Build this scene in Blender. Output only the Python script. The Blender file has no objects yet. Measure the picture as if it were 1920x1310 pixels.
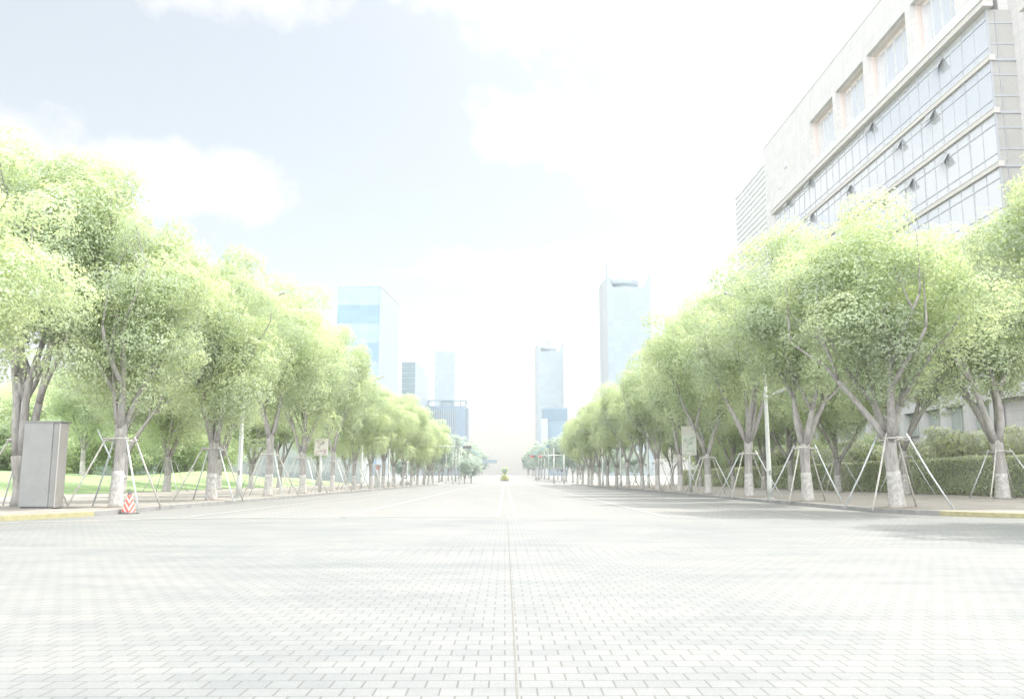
import bpy, bmesh, math, random
import numpy as np
from mathutils import Vector, Matrix, Euler

# ------------------------------------------------------------------ camera
S = bpy.context.scene
R = math.radians
F_PX = 1600.0
PITCH = math.degrees(math.atan(242.0 / F_PX))
cam_d = bpy.data.cameras.new('camera')
cam = bpy.data.objects.new('camera', cam_d)
S.collection.objects.link(cam)
S.camera = cam
cam.location = (0, 0, 1.2)
cam.rotation_euler = (R(90 + PITCH), 0, -math.atan(13 / F_PX))
cam_d.sensor_width = 36
cam_d.lens = 36 * F_PX / 1920
cam_d.clip_start = 0.1
cam_d.clip_end = 6000

ROT = cam.rotation_euler.to_matrix()

def ray(px, py):
    """direction of a photo pixel, used only to measure where things stand"""
    return ROT @ Vector(((px - 960) / F_PX, (655 - py) / F_PX, -1.0))

def G(px, py, z=0.0):
    d = ray(px, py)
    t = (z - 1.2) / d.z
    return Vector((d.x * t, d.y * t, z))

def P(px, py, Y):
    d = ray(px, py)
    t = Y / d.y
    return Vector((d.x * t, Y, 1.2 + d.z * t))

# ------------------------------------------------------------------ light
SUN_EL, SUN_AZ = 58.0, 66.0          # elevation, azimuth from +Y towards +X
SKY_STR, SUN_STR, EXPO = 0.15, 3.0, 1.17
FILL_GLOW = 11.5
S.view_settings.view_transform = 'Standard'
S.view_settings.look = 'None'
S.view_settings.gamma = 1
S.view_settings.exposure = EXPO
S.render.film_transparent = False
S.cycles.max_bounces = 10
S.cycles.diffuse_bounces = 5
S.cycles.transmission_bounces = 6
S.cycles.volume_bounces = 1
S.cycles.use_denoising = True

w = bpy.data.worlds.new('World')
S.world = w
w.use_nodes = True
nt = w.node_tree
nt.nodes.clear()
N = nt.nodes.new
L = nt.links.new

def wmath(op, a, b=None, c=None, clamp=False):
    n = N('ShaderNodeMath'); n.operation = op; n.use_clamp = clamp
    for i, v in enumerate((a, b, c)):
        if v is None: continue
        if isinstance(v, (int, float)): n.inputs[i].default_value = v
        else: L(v, n.inputs[i])
    return n.outputs[0]

out = N('ShaderNodeOutputWorld'); bg = N('ShaderNodeBackground')
sky = N('ShaderNodeTexSky'); sky.sky_type = 'NISHITA'; sky.sun_disc = False
sky.sun_elevation = R(SUN_EL); sky.sun_rotation = R(SUN_AZ)
sky.air_density = 1.0; sky.dust_density = 2.5; sky.ozone_density = 1.0
tc = N('ShaderNodeTexCoord')
nz = N('ShaderNodeTexNoise'); nz.inputs['Scale'].default_value = 7.0
nz.inputs['Detail'].default_value = 9; nz.inputs['Roughness'].default_value = 0.62
L(tc.outputs['Generated'], nz.inputs['Vector'])
nz2 = N('ShaderNodeTexNoise'); nz2.inputs['Scale'].default_value = 26.0
nz2.inputs['Detail'].default_value = 6
L(tc.outputs['Generated'], nz2.inputs['Vector'])
# clouds at infinity: each a soft ellipse of sky directions broken up by noise
CLOUDS = [(405, 350, 0.12, 0.045, 1.0), (300, 300, 0.10, 0.022, .7), (1180, 240, 0.15, 0.085, 1.0),
          (1010, 500, 0.16, 0.035, .75), (1480, 190, 0.25, 0.16, 1.0), (900, 585, .10, .02, .5),
          (420, -60, .16, .05, .8), (1050, -150, .3, .12, 1.0), (-300, 250, .3, .08, .8), (2400, 300, .5, .3, 1.0)]
mask = None
for (px, py, rx, ry, amt) in CLOUDS:
    c = ray(px, py).normalized()
    ex = c.cross(Vector((0, 0, 1))).normalized(); ey = ex.cross(c).normalized()
    def dot(v):
        n = N('ShaderNodeVectorMath'); n.operation = 'DOT_PRODUCT'
        L(tc.outputs['Generated'], n.inputs[0]); n.inputs[1].default_value = v
        return n.outputs['Value']
    u = wmath('DIVIDE', dot(ex), rx); v = wmath('DIVIDE', dot(ey), ry); f = dot(c)
    d2 = wmath('SQRT', wmath('ADD', wmath('MULTIPLY', u, u), wmath('MULTIPLY', v, v)))
    m = wmath('SUBTRACT', 1.0, d2)
    m = wmath('ADD', m, wmath('MULTIPLY', wmath('SUBTRACT', nz.outputs['Fac'], 0.5), 2.4))
    m = wmath('ADD', m, wmath('MULTIPLY', wmath('SUBTRACT', nz2.outputs['Fac'], 0.5), 0.9))
    m = wmath('MULTIPLY', m, 2.2, clamp=True)
    m = wmath('MULTIPLY', m, wmath('GREATER_THAN', f, 0.3))
    m = wmath('MULTIPLY', m, amt)
    mask = m if mask is None else wmath('MAXIMUM', mask, m)
cl = N('ShaderNodeMix'); cl.data_type = 'RGBA'
L(mask, cl.inputs['Factor'])
gain = N('ShaderNodeMix'); gain.data_type = 'RGBA'; gain.blend_type = 'MULTIPLY'; gain.inputs['Factor'].default_value = 1
L(sky.outputs[0], gain.inputs['A']); gain.inputs['B'].default_value = (1.03, .965, .81, 1)
veil = N('ShaderNodeMix'); veil.data_type = 'RGBA'; veil.inputs['Factor'].default_value = .6     # thin high veil over the blue
L(gain.outputs['Result'], veil.inputs['A']); veil.inputs['B'].default_value = (1.98, 1.97, 1.94, 1)
L(veil.outputs['Result'], cl.inputs['A'])
cl.inputs['B'].default_value = (2.95, 2.95, 2.93, 1)
# unseen bright cloud added overhead and behind the camera to lift the shade
spx = N('ShaderNodeSeparateXYZ'); L(tc.outputs['Generated'], spx.inputs[0])
def sstep(v, a, b):
    n = N('ShaderNodeMapRange'); n.interpolation_type = 'SMOOTHSTEP'
    L(v, n.inputs['Value']); n.inputs['From Min'].default_value = a; n.inputs['From Max'].default_value = b
    return n.outputs['Result']
wob = wmath('MULTIPLY', wmath('SUBTRACT', nz.outputs['Fac'], .5), .35)
fill_mask = wmath('MAXIMUM', sstep(wmath('ADD', spx.outputs['Z'], wob), .6, .85), sstep(wmath('SUBTRACT', wob, spx.outputs['Y']), .0, .4))
dk = N('ShaderNodeMix'); dk.data_type = 'RGBA'; L(fill_mask, dk.inputs['Factor'])
L(cl.outputs['Result'], dk.inputs['A']); dk.inputs['B'].default_value = (FILL_GLOW, FILL_GLOW, FILL_GLOW * .98, 1)
# the sky brightens towards the sun
sdv = N('ShaderNodeVectorMath'); sdv.operation = 'DOT_PRODUCT'; L(tc.outputs['Generated'], sdv.inputs[0])
sdv.inputs[1].default_value = (math.sin(R(SUN_AZ)) * math.cos(R(SUN_EL)), math.cos(R(SUN_AZ)) * math.cos(R(SUN_EL)), math.sin(R(SUN_EL)))
au = wmath('MULTIPLY', wmath('POWER', wmath('MAXIMUM', sdv.outputs['Value'], 0.0), 7.0), 9.0)
addn = N('ShaderNodeMix'); addn.data_type = 'RGBA'; addn.blend_type = 'ADD'; addn.inputs['Factor'].default_value = 1
L(dk.outputs['Result'], addn.inputs['A'])
cmb = N('ShaderNodeCombineXYZ'); L(au, cmb.inputs[0]); L(wmath('MULTIPLY', au, .96), cmb.inputs[1]); L(wmath('MULTIPLY', au, .9), cmb.inputs[2])
L(cmb.outputs[0], addn.inputs['B'])
L(addn.outputs['Result'], bg.inputs['Color'])
bg.inputs['Strength'].default_value = SKY_STR
L(bg.outputs[0], out.inputs['Surface'])

sd = bpy.data.lights.new('sun', 'SUN'); sd.energy = SUN_STR; sd.angle = R(0.53); sd.color = (1, .96, .88)
sun = bpy.data.objects.new('sun', sd); S.collection.objects.link(sun)
sdir = Vector((math.sin(R(SUN_AZ)) * math.cos(R(SUN_EL)), math.cos(R(SUN_AZ)) * math.cos(R(SUN_EL)), math.sin(R(SUN_EL))))
sun.rotation_euler = sdir.to_track_quat('Z', 'Y').to_euler()

# ------------------------------------------------------------------ materials
class NM:
    def __init__(s, name, col=(.5, .5, .5), rough=.8, metal=0., spec=.3):
        s.m = bpy.data.materials.new(name); s.m.use_nodes = True
        s.nt = s.m.node_tree; s.b = s.nt.nodes['Principled BSDF']
        s.b.inputs['Base Color'].default_value = (*col, 1)
        s.b.inputs['Roughness'].default_value = rough
        s.b.inputs['Metallic'].default_value = metal
        s.b.inputs['Specular IOR Level'].default_value = spec
    def n(s, t, **k):
        n = s.nt.nodes.new('ShaderNode' + t)
        for a, v in k.items(): setattr(n, a, v)
        return n
    def l(s, a, b): s.nt.links.new(a, b)
    def coord(s, scale=1.0):
        tc = s.n('TexCoord'); mp = s.n('Mapping')
        mp.inputs['Scale'].default_value = scale if isinstance(scale, tuple) else (scale,) * 3
        s.l(tc.outputs['Object'], mp.inputs['Vector']); return mp.outputs[0]
    def noise(s, scale, detail=5, rough=.6, vec=None):
        n = s.n('TexNoise'); n.inputs['Scale'].default_value = scale
        n.inputs['Detail'].default_value = detail; n.inputs['Roughness'].default_value = rough
        s.l(vec or s.coord(), n.inputs['Vector']); return n.outputs['Fac']
    def ramp(s, fac, stops):
        r = s.n('ValToRGB'); e = r.color_ramp.elements
        while len(e) < len(stops): e.new(.5)
        for i, (p, c) in enumerate(stops):
            e[i].position = p; e[i].color = (*c, 1)
        s.l(fac, r.inputs['Fac']); return r.outputs['Color']
    def mix(s, fac, a, b, bt='MIX'):
        n = s.n('Mix', data_type='RGBA', blend_type=bt)
        for k, v in (('Factor', fac), ('A', a), ('B', b)):
            if isinstance(v, (int, float)): n.inputs[k].default_value = v
            elif isinstance(v, tuple): n.inputs[k].default_value = (*v, 1)
            else: s.l(v, n.inputs[k])
        return n.outputs['Result']
    def math(s, op, a, b=0., clamp=False):
        n = s.n('Math', operation=op, use_clamp=clamp)
        for i, v in enumerate((a, b)):
            if isinstance(v, (int, float)): n.inputs[i].default_value = v
            else: s.l(v, n.inputs[i])
        return n.outputs[0]
    def col(s, c): s.l(c, s.b.inputs['Base Color'])
    def bump(s, h, strength=.3, dist=.02):
        b = s.n('Bump'); b.inputs['Strength'].default_value = strength; b.inputs['Distance'].default_value = dist
        s.l(h, b.inputs['Height']); s.l(b.outputs[0], s.b.inputs['Normal'])

def simple(name, col, rough=.8, metal=0., spec=.3, var=.12, scale=3.0):
    q = NM(name, col, rough, metal, spec)
    f = q.noise(scale, 6)
    lo = tuple(c * (1 - var) for c in col); hi = tuple(min(1, c * (1 + var)) for c in col)
    q.col(q.ramp(f, [(.3, lo), (.7, hi)]))
    return q.m

def paver_mat(name, offset, rowh):
    q = NM(name, rough=.62, spec=.35)
    bt = q.n('TexBrick'); bt.offset = offset
    bt.inputs['Scale'].default_value = 1
    bt.inputs['Brick Width'].default_value = .185
    bt.inputs['Row Height'].default_value = rowh
    bt.inputs['Mortar Size'].default_value = .0062
    bt.inputs['Mortar Smooth'].default_value = .15
    bt.inputs['Bias'].default_value = 0
    bt.inputs['Color1'].default_value = (.205, .209, .207, 1)
    bt.inputs['Color2'].default_value = (.185, .190, .192, 1)
    bt.inputs['Mortar'].default_value = (.118, .118, .115, 1)
    q.l(q.coord(), bt.inputs['Vector'])
    big = q.noise(.35, 6, .65)
    streak = q.noise(1.0, 5, .6, q.coord((.25, 1.6, 1)))
    fine = q.noise(60, 3)
    c = q.mix(1.0, bt.outputs['Color'], q.ramp(big, [(.36, (.85, .875, .895)), (.5, (.95, .96, .965)), (.68, (1.06, 1.045, 1.03))]), 'MULTIPLY')
    c = q.mix(1.0, c, q.ramp(streak, [(.35, (.86, .88, .9)), (.55, (1, 1, 1))]), 'MULTIPLY')
    c = q.mix(1.0, c, q.ramp(fine, [(.3, (.88, .88, .88)), (.7, (1.08, 1.08, 1.08))]), 'MULTIPLY')
    q.col(c)
    q.bump(bt.outputs['Fac'], -.5, .006)
    return q.m

M = {}
M['paver'] = paver_mat('square pavers', .5, .185)
M['paver_band'] = paver_mat('stacked paver band', 0., .5)
def road_mat():
    q = NM('pale worn road', rough=.7, spec=.3)
    a = q.noise(.5, 7, .65, q.coord((1, .15, 1))); b = q.noise(30, 4)
    c = q.ramp(a, [(.3, (.185, .19, .19)), (.6, (.215, .215, .212)), (.8, (.24, .235, .23))])
    bt = q.n('TexBrick'); bt.offset = .5
    bt.inputs['Scale'].default_value = 1; bt.inputs['Brick Width'].default_value = .185; bt.inputs['Row Height'].default_value = .37
    bt.inputs['Mortar Size'].default_value = .006
    bt.inputs['Color1'].default_value = (1, 1, 1, 1); bt.inputs['Color2'].default_value = (.93, .93, .93, 1); bt.inputs['Mortar'].default_value = (.6, .6, .6, 1)
    q.l(q.coord(), bt.inputs['Vector'])
    c = q.mix(1.0, c, bt.outputs['Color'], 'MULTIPLY')
    q.col(q.mix(1.0, c, q.ramp(b, [(.3, (.86, .86, .86)), (.7, (1.1, 1.1, 1.1))]), 'MULTIPLY'))
    return q.m
M['road'] = road_mat()
def walk_mat():
    q = NM('sidewalk slabs', rough=.8)
    bt = q.n('TexBrick'); bt.inputs['Scale'].default_value = 1
    bt.inputs['Brick Width'].default_value = .5; bt.inputs['Row Height'].default_value = .25; bt.inputs['Mortar Size'].default_value = .01
    bt.inputs['Color1'].default_value = (.30, .28, .26, 1); bt.inputs['Color2'].default_value = (.26, .245, .23, 1); bt.inputs['Mortar'].default_value = (.15, .14, .13, 1)
    q.l(q.coord(), bt.inputs['Vector'])
    a = q.noise(.8, 6)
    q.col(q.mix(1.0, bt.outputs['Color'], q.ramp(a, [(.35, (.8, .8, .8)), (.65, (1.05, 1.05, 1.05))]), 'MULTIPLY'))
    return q.m
M['walk'] = walk_mat()
M['kerb'] = simple('kerb stone', (.25, .25, .25), .8, var=.2, scale=2)
M['kerb_y'] = simple('yellow kerb paint', (.33, .31, .19), .6, var=.15, scale=5)
M['soil'] = simple('bare soil', (.22, .17, .12), .95, var=.3, scale=6)
M['paint'] = simple('worn white road paint', (.30, .30, .295), .6, var=.08, scale=8)
M['paint_y'] = simple('yellow road paint', (.30, .275, .215), .6, var=.12, scale=6)
def grass_mat():
    q = NM('lawn grass', rough=.9, spec=.1)
    a = q.noise(.4, 6); b = q.noise(25, 4, .7)
    c = q.ramp(a, [(.3, (.20, .29, .15)), (.7, (.28, .37, .19))])
    q.col(q.mix(1.0, c, q.ramp(b, [(.3, (.7, .7, .7)), (.7, (1.25, 1.25, 1.25))]), 'MULTIPLY'))
    q.bump(b, .6, .05)
    return q.m
M['grass'] = grass_mat()
M['ground'] = simple('far ground', (.25, .26, .24), .9, var=.15, scale=.05)

def leaf_mat(name, c_dark, c_mid, c_lit, trans=.5):
    m = bpy.data.materials.new(name); m.use_nodes = True
    t = m.node_tree; t.nodes.clear()
    at = t.nodes.new('ShaderNodeAttribute'); at.attribute_name = 'tint'
    rp = t.nodes.new('ShaderNodeValToRGB')
    e = rp.color_ramp.elements; e.new(.5)
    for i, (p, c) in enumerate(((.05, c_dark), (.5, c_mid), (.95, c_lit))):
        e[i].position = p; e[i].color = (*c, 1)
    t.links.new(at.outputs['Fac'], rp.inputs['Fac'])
    d = t.nodes.new('ShaderNodeBsdfPrincipled'); d.inputs['Roughness'].default_value = .55
    d.inputs['Specular IOR Level'].default_value = .35
    tr = t.nodes.new('ShaderNodeBsdfTranslucent')
    mu = t.nodes.new('ShaderNodeMix'); mu.data_type = 'RGBA'; mu.blend_type = 'MULTIPLY'; mu.inputs['Factor'].default_value = 1
    mu.inputs['B'].default_value = (1.25, 1.2, .8, 1)
    t.links.new(rp.outputs[0], mu.inputs['A']); t.links.new(mu.outputs['Result'], tr.inputs['Color'])
    t.links.new(rp.outputs[0], d.inputs['Base Color'])
    mx = t.nodes.new('ShaderNodeMixShader'); mx.inputs[0].default_value = trans
    o = t.nodes.new('ShaderNodeOutputMaterial')
    t.links.new(d.outputs[0], mx.inputs[1]); t.links.new(tr.outputs[0], mx.inputs[2]); t.links.new(mx.outputs[0], o.inputs['Surface'])
    return m
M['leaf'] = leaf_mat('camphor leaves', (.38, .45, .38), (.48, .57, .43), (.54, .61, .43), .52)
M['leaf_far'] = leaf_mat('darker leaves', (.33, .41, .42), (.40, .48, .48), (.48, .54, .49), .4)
M['leaf_hedge'] = leaf_mat('hedge leaves', (.42, .45, .42), (.50, .55, .47), (.60, .66, .47), .45)
def bark_mat():
    q = NM('bark', rough=.95, spec=.1)
    a = q.noise(9, 6, .7, q.coord((1, 1, .25)))
    q.col(q.ramp(a, [(.35, (.25, .24, .235)), (.65, (.41, .40, .39))]))
    q.bump(a, .7, .03)
    return q.m
M['bark'] = bark_mat()
def lime_mat():
    q = NM('peeling lime wash', rough=.9, spec=.1)
    a = q.noise(7, 7, .75)
    q.col(q.ramp(a, [(.42, (.34, .33, .32)), (.52, (.42, .415, .41)), (.62, (.52, .52, .51))]))
    q.bump(a, .5, .02)
    return q.m
M['lime'] = lime_mat()
M['pole_wood'] = simple('grey stake wood', (.46, .45, .43), .8, var=.25, scale=8)
M['pole_metal'] = simple('galvanised pipe', (.52, .56, .58), .4, .2, var=.1, scale=5)
M['lamp_paint'] = simple('pale grey pole paint', (.42, .44, .43), .45, .1, var=.06, scale=3)
M['lamp_glass'] = simple('frosted lamp lens', (.75, .74, .68), .3, var=.03)
M['dark'] = simple('dark grey painted steel', (.255, .265, .27), .45, .0, .4, .08, 2)
M['dark_side'] = simple('grey steel side', (.235, .24, .24), .4, .0, .4, .08, 2)
M['edge'] = simple('bright steel edge', (.42, .40, .39), .35, .2, .4, .06, 2)
M['black'] = simple('black rubber', (.16, .16, .16), .7, var=.2)

def tower_glass(name, col, line, zstep, xstep, rough=.2, metal=.35, lw=.06):
    """glass curtain wall with its panel joints"""
    q = NM(name, col, rough, metal, .6)
    tc = q.n('TexCoord'); sp = q.n('SeparateXYZ'); q.l(tc.outputs['Object'], sp.inputs[0])
    def lines(v, step):
        f = q.math('FRACT', q.math('DIVIDE', v, step)); return q.math('LESS_THAN', f, lw)
    h = q.math('ADD', sp.outputs['X'], sp.outputs['Y'])
    g = q.math('MAXIMUM', lines(sp.outputs['Z'], zstep), lines(h, xstep))
    br = q.n('TexWhiteNoise', noise_dimensions='3D')
    sn = q.n('VectorMath', operation='SNAP'); sn.inputs[1].default_value = (xstep, xstep, zstep)
    q.l(tc.outputs['Object'], sn.inputs[0]); q.l(sn.outputs[0], br.inputs['Vector'])
    c = q.mix(br.outputs['Value'], tuple(x * .93 for x in col), tuple(min(1, x * 1.07) for x in col))
    q.col(q.mix(g, c, line))
    return q.m

# ------------------------------------------------------------------ object helpers
C = S.collection
def tag(o, label, cat, group=None, kind=None):
    if label: o['label'] = label
    if cat: o['category'] = cat
    if group: o['group'] = group
    if kind: o['kind'] = kind
    return o
def root(name, loc, label, cat, group=None, rz=0.):
    o = bpy.data.objects.new(name, None); C.objects.link(o)
    o.location = loc; o.rotation_euler = (0, 0, rz); o.empty_display_size = .3
    return tag(o, label, cat, group)
def link(name, me, parent=None, loc=(0, 0, 0), rot=(0, 0, 0), scale=(1, 1, 1)):
    o = bpy.data.objects.new(name, me); C.objects.link(o)
    o.parent = parent; o.location = loc; o.rotation_euler = rot; o.scale = scale
    return o

class MB:
    def __init__(s): s.v = []; s.f = []; s.mi = []; s.cur = 0; s.smooth = False
    def add(s, vs, fs):
        b = len(s.v); s.v += [tuple(p) for p in vs]; s.f += [tuple(i + b for i in f) for f in fs]; s.mi += [s.cur] * len(fs)
    def box(s, x0, x1, y0, y1, z0, z1):
        s.add([(x0, y0, z0), (x1, y0, z0), (x1, y1, z0), (x0, y1, z0), (x0, y0, z1), (x1, y0, z1), (x1, y1, z1), (x0, y1, z1)],
              [(0, 3, 2, 1), (4, 5, 6, 7), (0, 1, 5, 4), (1, 2, 6, 5), (2, 3, 7, 6), (3, 0, 4, 7)])
    def prism(s, pts, z0, z1):
        n = len(pts)
        s.add([(x, y, z0) for x, y in pts] + [(x, y, z1) for x, y in pts],
              [tuple(range(n))[::-1], tuple(range(n, 2 * n))] + [(i, (i + 1) % n, n + (i + 1) % n, n + i) for i in range(n)])
    def tube(s, path, rads, sides=8, caps=True):
        path = [Vector(p) for p in path]
        if isinstance(rads, (int, float)): rads = [rads] * len(path)
        rings = []; ref = Vector((0.3, 1, .1)).normalized()
        for i, p in enumerate(path):
            a = path[max(0, i - 1)]; b = path[min(len(path) - 1, i + 1)]
            t = (b - a).normalized()
            u = t.cross(ref)
            if u.length < .1: u = t.cross(Vector((1, 0, 0)))
            u.normalize(); v = t.cross(u)
            rings.append([p + (u * math.cos(k * 2 * math.pi / sides) + v * math.sin(k * 2 * math.pi / sides)) * rads[i] for k in range(sides)])
        vs = [q for r_ in rings for q in r_]; fs = []
        for i in range(len(rings) - 1):
            for k in range(sides):
                a = i * sides + k; b = i * sides + (k + 1) % sides
                fs.append((a, b, b + sides, a + sides))
        if caps:
            fs.append(tuple(range(sides))[::-1]); fs.append(tuple(range(len(vs) - sides, len(vs))))
        s.add(vs, fs)
    def mesh(s, name, mats, smooth=False):
        me = bpy.data.meshes.new(name); me.from_pydata(s.v, [], s.f)
        if not isinstance(mats, (list, tuple)): mats = [mats]
        for m in mats: me.materials.append(m)
        if len(mats) > 1: me.polygons.foreach_set('material_index', s.mi)
        if smooth: me.shade_smooth()
        me.update(); return me
def part(name, mb, mats, parent=None, smooth=False, **k):
    return link(name, mb.mesh(name, mats, smooth), parent, **k)
def struct(name, mb, mats, label=None):
    o = part(name, mb, mats); o['kind'] = 'structure'
    return o
def bevel(o, wd=.01, seg=2):
    b = o.modifiers.new('bevel', 'BEVEL'); b.width = wd; b.segments = seg; b.limit_method = 'ANGLE'

# ------------------------------------------------------------------ ground
def zg(Y):
    """the road is flat to the crossing, then climbs gently"""
    if Y < 185: return 0.
    if Y < 420: return .0112 * (Y - 185)
    return 2.63 + .004 * (Y - 420)
YS = [-40, 0, 40, 100, 185, 230, 300, 420, 600, 900, 1400]
def strip(x0, x1, ys, dz, name, mat):
    mb = MB(); vs = []; fs = []
    for y in ys: vs += [(x0, y, zg(y) + dz), (x1, y, zg(y) + dz)]
    for i in range(len(ys) - 1): fs.append((2 * i, 2 * i + 1, 2 * i + 3, 2 * i + 2))
    mb.add(vs, fs); return struct(name, mb, mat)
strip(-2500, 2500, YS + [5000], -.03, 'ground', M['ground'])
# crossing beyond the tree rows and the road itself
KERB = 13.3
def kerb_x(Y):
    """kerb line: straight, then swinging out round the corner near the camera"""
    R0 = 9.0
    return KERB
def corner(side):
    yc = 29.0 if side < 0 else 32.5
    return [(KERB + 9 * (1 - math.cos(k / 20 * math.pi / 2)), yc - 9 * math.sin(k / 20 * math.pi / 2)) for k in range(21)] + [(30, yc - 9), (90, yc - 9)]
road = strip(-15.5, 15.5, [24, 60, 100, 150, 175], .0, 'road', M['road'])
strip(-70, 70, [175, 185, 200, 212], .0, 'cross_road', M['road'])
strip(-16, 16, [212, 230, 300, 420, 600, 900, 1400], .0, 'far_road', M['road'])
# paved crossing: bricks, one stacked band, bricks again
for nm, a, b, m in (('paved_crossing', -25, 13.8, 'paver'), ('paver_band', 13.8, 15.3, 'paver_band'), ('paved_crossing', 15.3, 26.6, 'paver')):
    strip(-70, 70, [a, b], .004, nm, M[m])
mb = MB(); mb.box(.065, .076, -20, 26.6, .003, .007)
struct('centre_joint', mb, simple('dark joint', (.15, .148, .135), .9))
# stop line, lane lines, centre lines
def gline(pts, wd, name, mat, z=.008):
    mb = MB(); vs = []
    for i, p in enumerate(pts):
        a = pts[max(0, i - 1)]; b = pts[min(len(pts) - 1, i + 1)]
        t = Vector((b[0] - a[0], b[1] - a[1])).normalized(); n = Vector((-t.y, t.x)) * wd / 2
        zz = zg(p[1]) + z
        vs += [(p[0] + n.x, p[1] + n.y, zz), (p[0] - n.x, p[1] - n.y, zz)]
    mb.add(vs, [(2 * i, 2 * i + 1, 2 * i + 3, 2 * i + 2)[::-1] for i in range(len(pts) - 1)])
    return struct(name, mb, mat)
sl = [G(0, 979.5), G(312, 971.8), G(646, 969), G(931, 968.6)]
gline([(p.x, p.y) for p in [G(-120, 984)] + sl], .3, 'stop_line', M['paint'])
gline([(-10.0, 27), (-10.0, 60), (-10.0, 172)], .16, 'lane_line', M['paint'])
gline([(-5.15, 27), (-5.15, 60), (-5.15, 172)], .16, 'lane_line', M['paint'])
gline([(10.0, 27.2), (10.0, 172)], .16, 'lane_line', M['paint'])
gline([(5.15, 27.2), (5.15, 172)], .16, 'lane_line', M['paint'])
gline([(-.22, 27.2), (-.22, 172)], .16, 'centre_line', M['paint_y'])
gline([(.34, 27.2), (.34, 172)], .16, 'centre_line', M['paint_y'])

# kerbs and sidewalks with the corner curve
for side in (-1, 1):
    co = corner(side)
    line = [(x, y) for x, y in reversed(co)] + [(KERB, 60), (KERB, 100), (KERB, 140), (KERB, 172)]
    end = []
    for k in range(1, 7):
        a = k / 6 * math.pi / 2
        end.append((KERB + 3 * (1 - math.cos(a)), 172 + 3 * math.sin(a)))
    line += end
    KW = .28
    def offs(ln, d):
        o = []
        for i, p in enumerate(ln):
            a = ln[max(0, i - 1)]; b = ln[min(len(ln) - 1, i + 1)]
            t = Vector((b[0] - a[0], b[1] - a[1])).normalized()
            o.append((p[0] + t.y * d, p[1] - t.x * d))
        return o
    inner = offs(line, KW)
    ycut = 28.4 if side < 0 else 28.6
    def kerb_piece(idx, name, mat):
        mb = MB()
        for i in idx:
            (ax, ay), (bx, by) = line[i], line[i + 1]; (cx, cy), (dx, dy) = inner[i + 1], inner[i]
            q = [(ax * side, ay), (bx * side, by), (cx * side, cy), (dx * side, dy)]
            if side < 0: q = q[::-1]
            mb.prism(q, -.02, .155)
        o = struct(name, mb, mat); return o
    # densify the near part so the yellow section ends where it does in the photo
    kp = [i for i in range(len(line) - 1)]
    yl = [i for i in kp if line[i + 1][1] <= ycut]
    gr = [i for i in kp if i not in yl]
    kerb_piece(yl, 'yellow_kerb', M['kerb_y'])
    kerb_piece(gr, 'kerb', M['kerb'])
    # sidewalk sheet between kerb and lawn / hedge
    mb = MB(); IN = 29.5; ym = 44 if side < 0 else 41
    poly = [(x * side, y) for x, y in inner] + [(IN * side, 175), (IN * side, ym), (90 * side, ym)]
    mb.add([(x, y, .15) for x, y in poly], [tuple(range(len(poly))) if side < 0 else tuple(range(len(poly)))[::-1]])
    struct('sidewalk', mb, M['walk'])

# lawn with its low mounds (left), planted ground (right)
def lawn(side, x0, x1, y0, y1, hf, name, mat, nx=60, ny=80):
    mb = MB(); vs = []; fs = []
    for j in range(ny + 1):
        for i in range(nx + 1):
            x = x0 + (x1 - x0) * i / nx; y = y0 + (y1 - y0) * j / ny
            vs.append((x, y, hf(x, y)))
    for j in range(ny):
        for i in range(nx):
            a = j * (nx + 1) + i; fs.append((a, a + 1, a + nx + 2, a + nx + 1))
    mb.add(vs, fs); o = struct(name, mb, mat)
    o.data.shade_smooth(); return o
def lawn_h(x, y):
    d = max(0, -29.6 - x)
    h = .155 + 1.35 * (1 - math.exp(-(d / 9) ** 2))
    for (mx, my, r, a) in ((-37, 118, 9, 1.2), (-50, 80, 14, .5), (-36, 60, 7, .2)):
        h += a * math.exp(-((x - mx) ** 2 + (y - my) ** 2) / r ** 2) * min(1, d / 4)
    return h
lawn(-1, -110, -29.5, 44, 176, lawn_h, 'lawn', M['grass'])
lawn(1, 29.5, 120, 41, 176, lambda x, y: .17, 'planting_bed', M['soil'], 4, 4)

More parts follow.
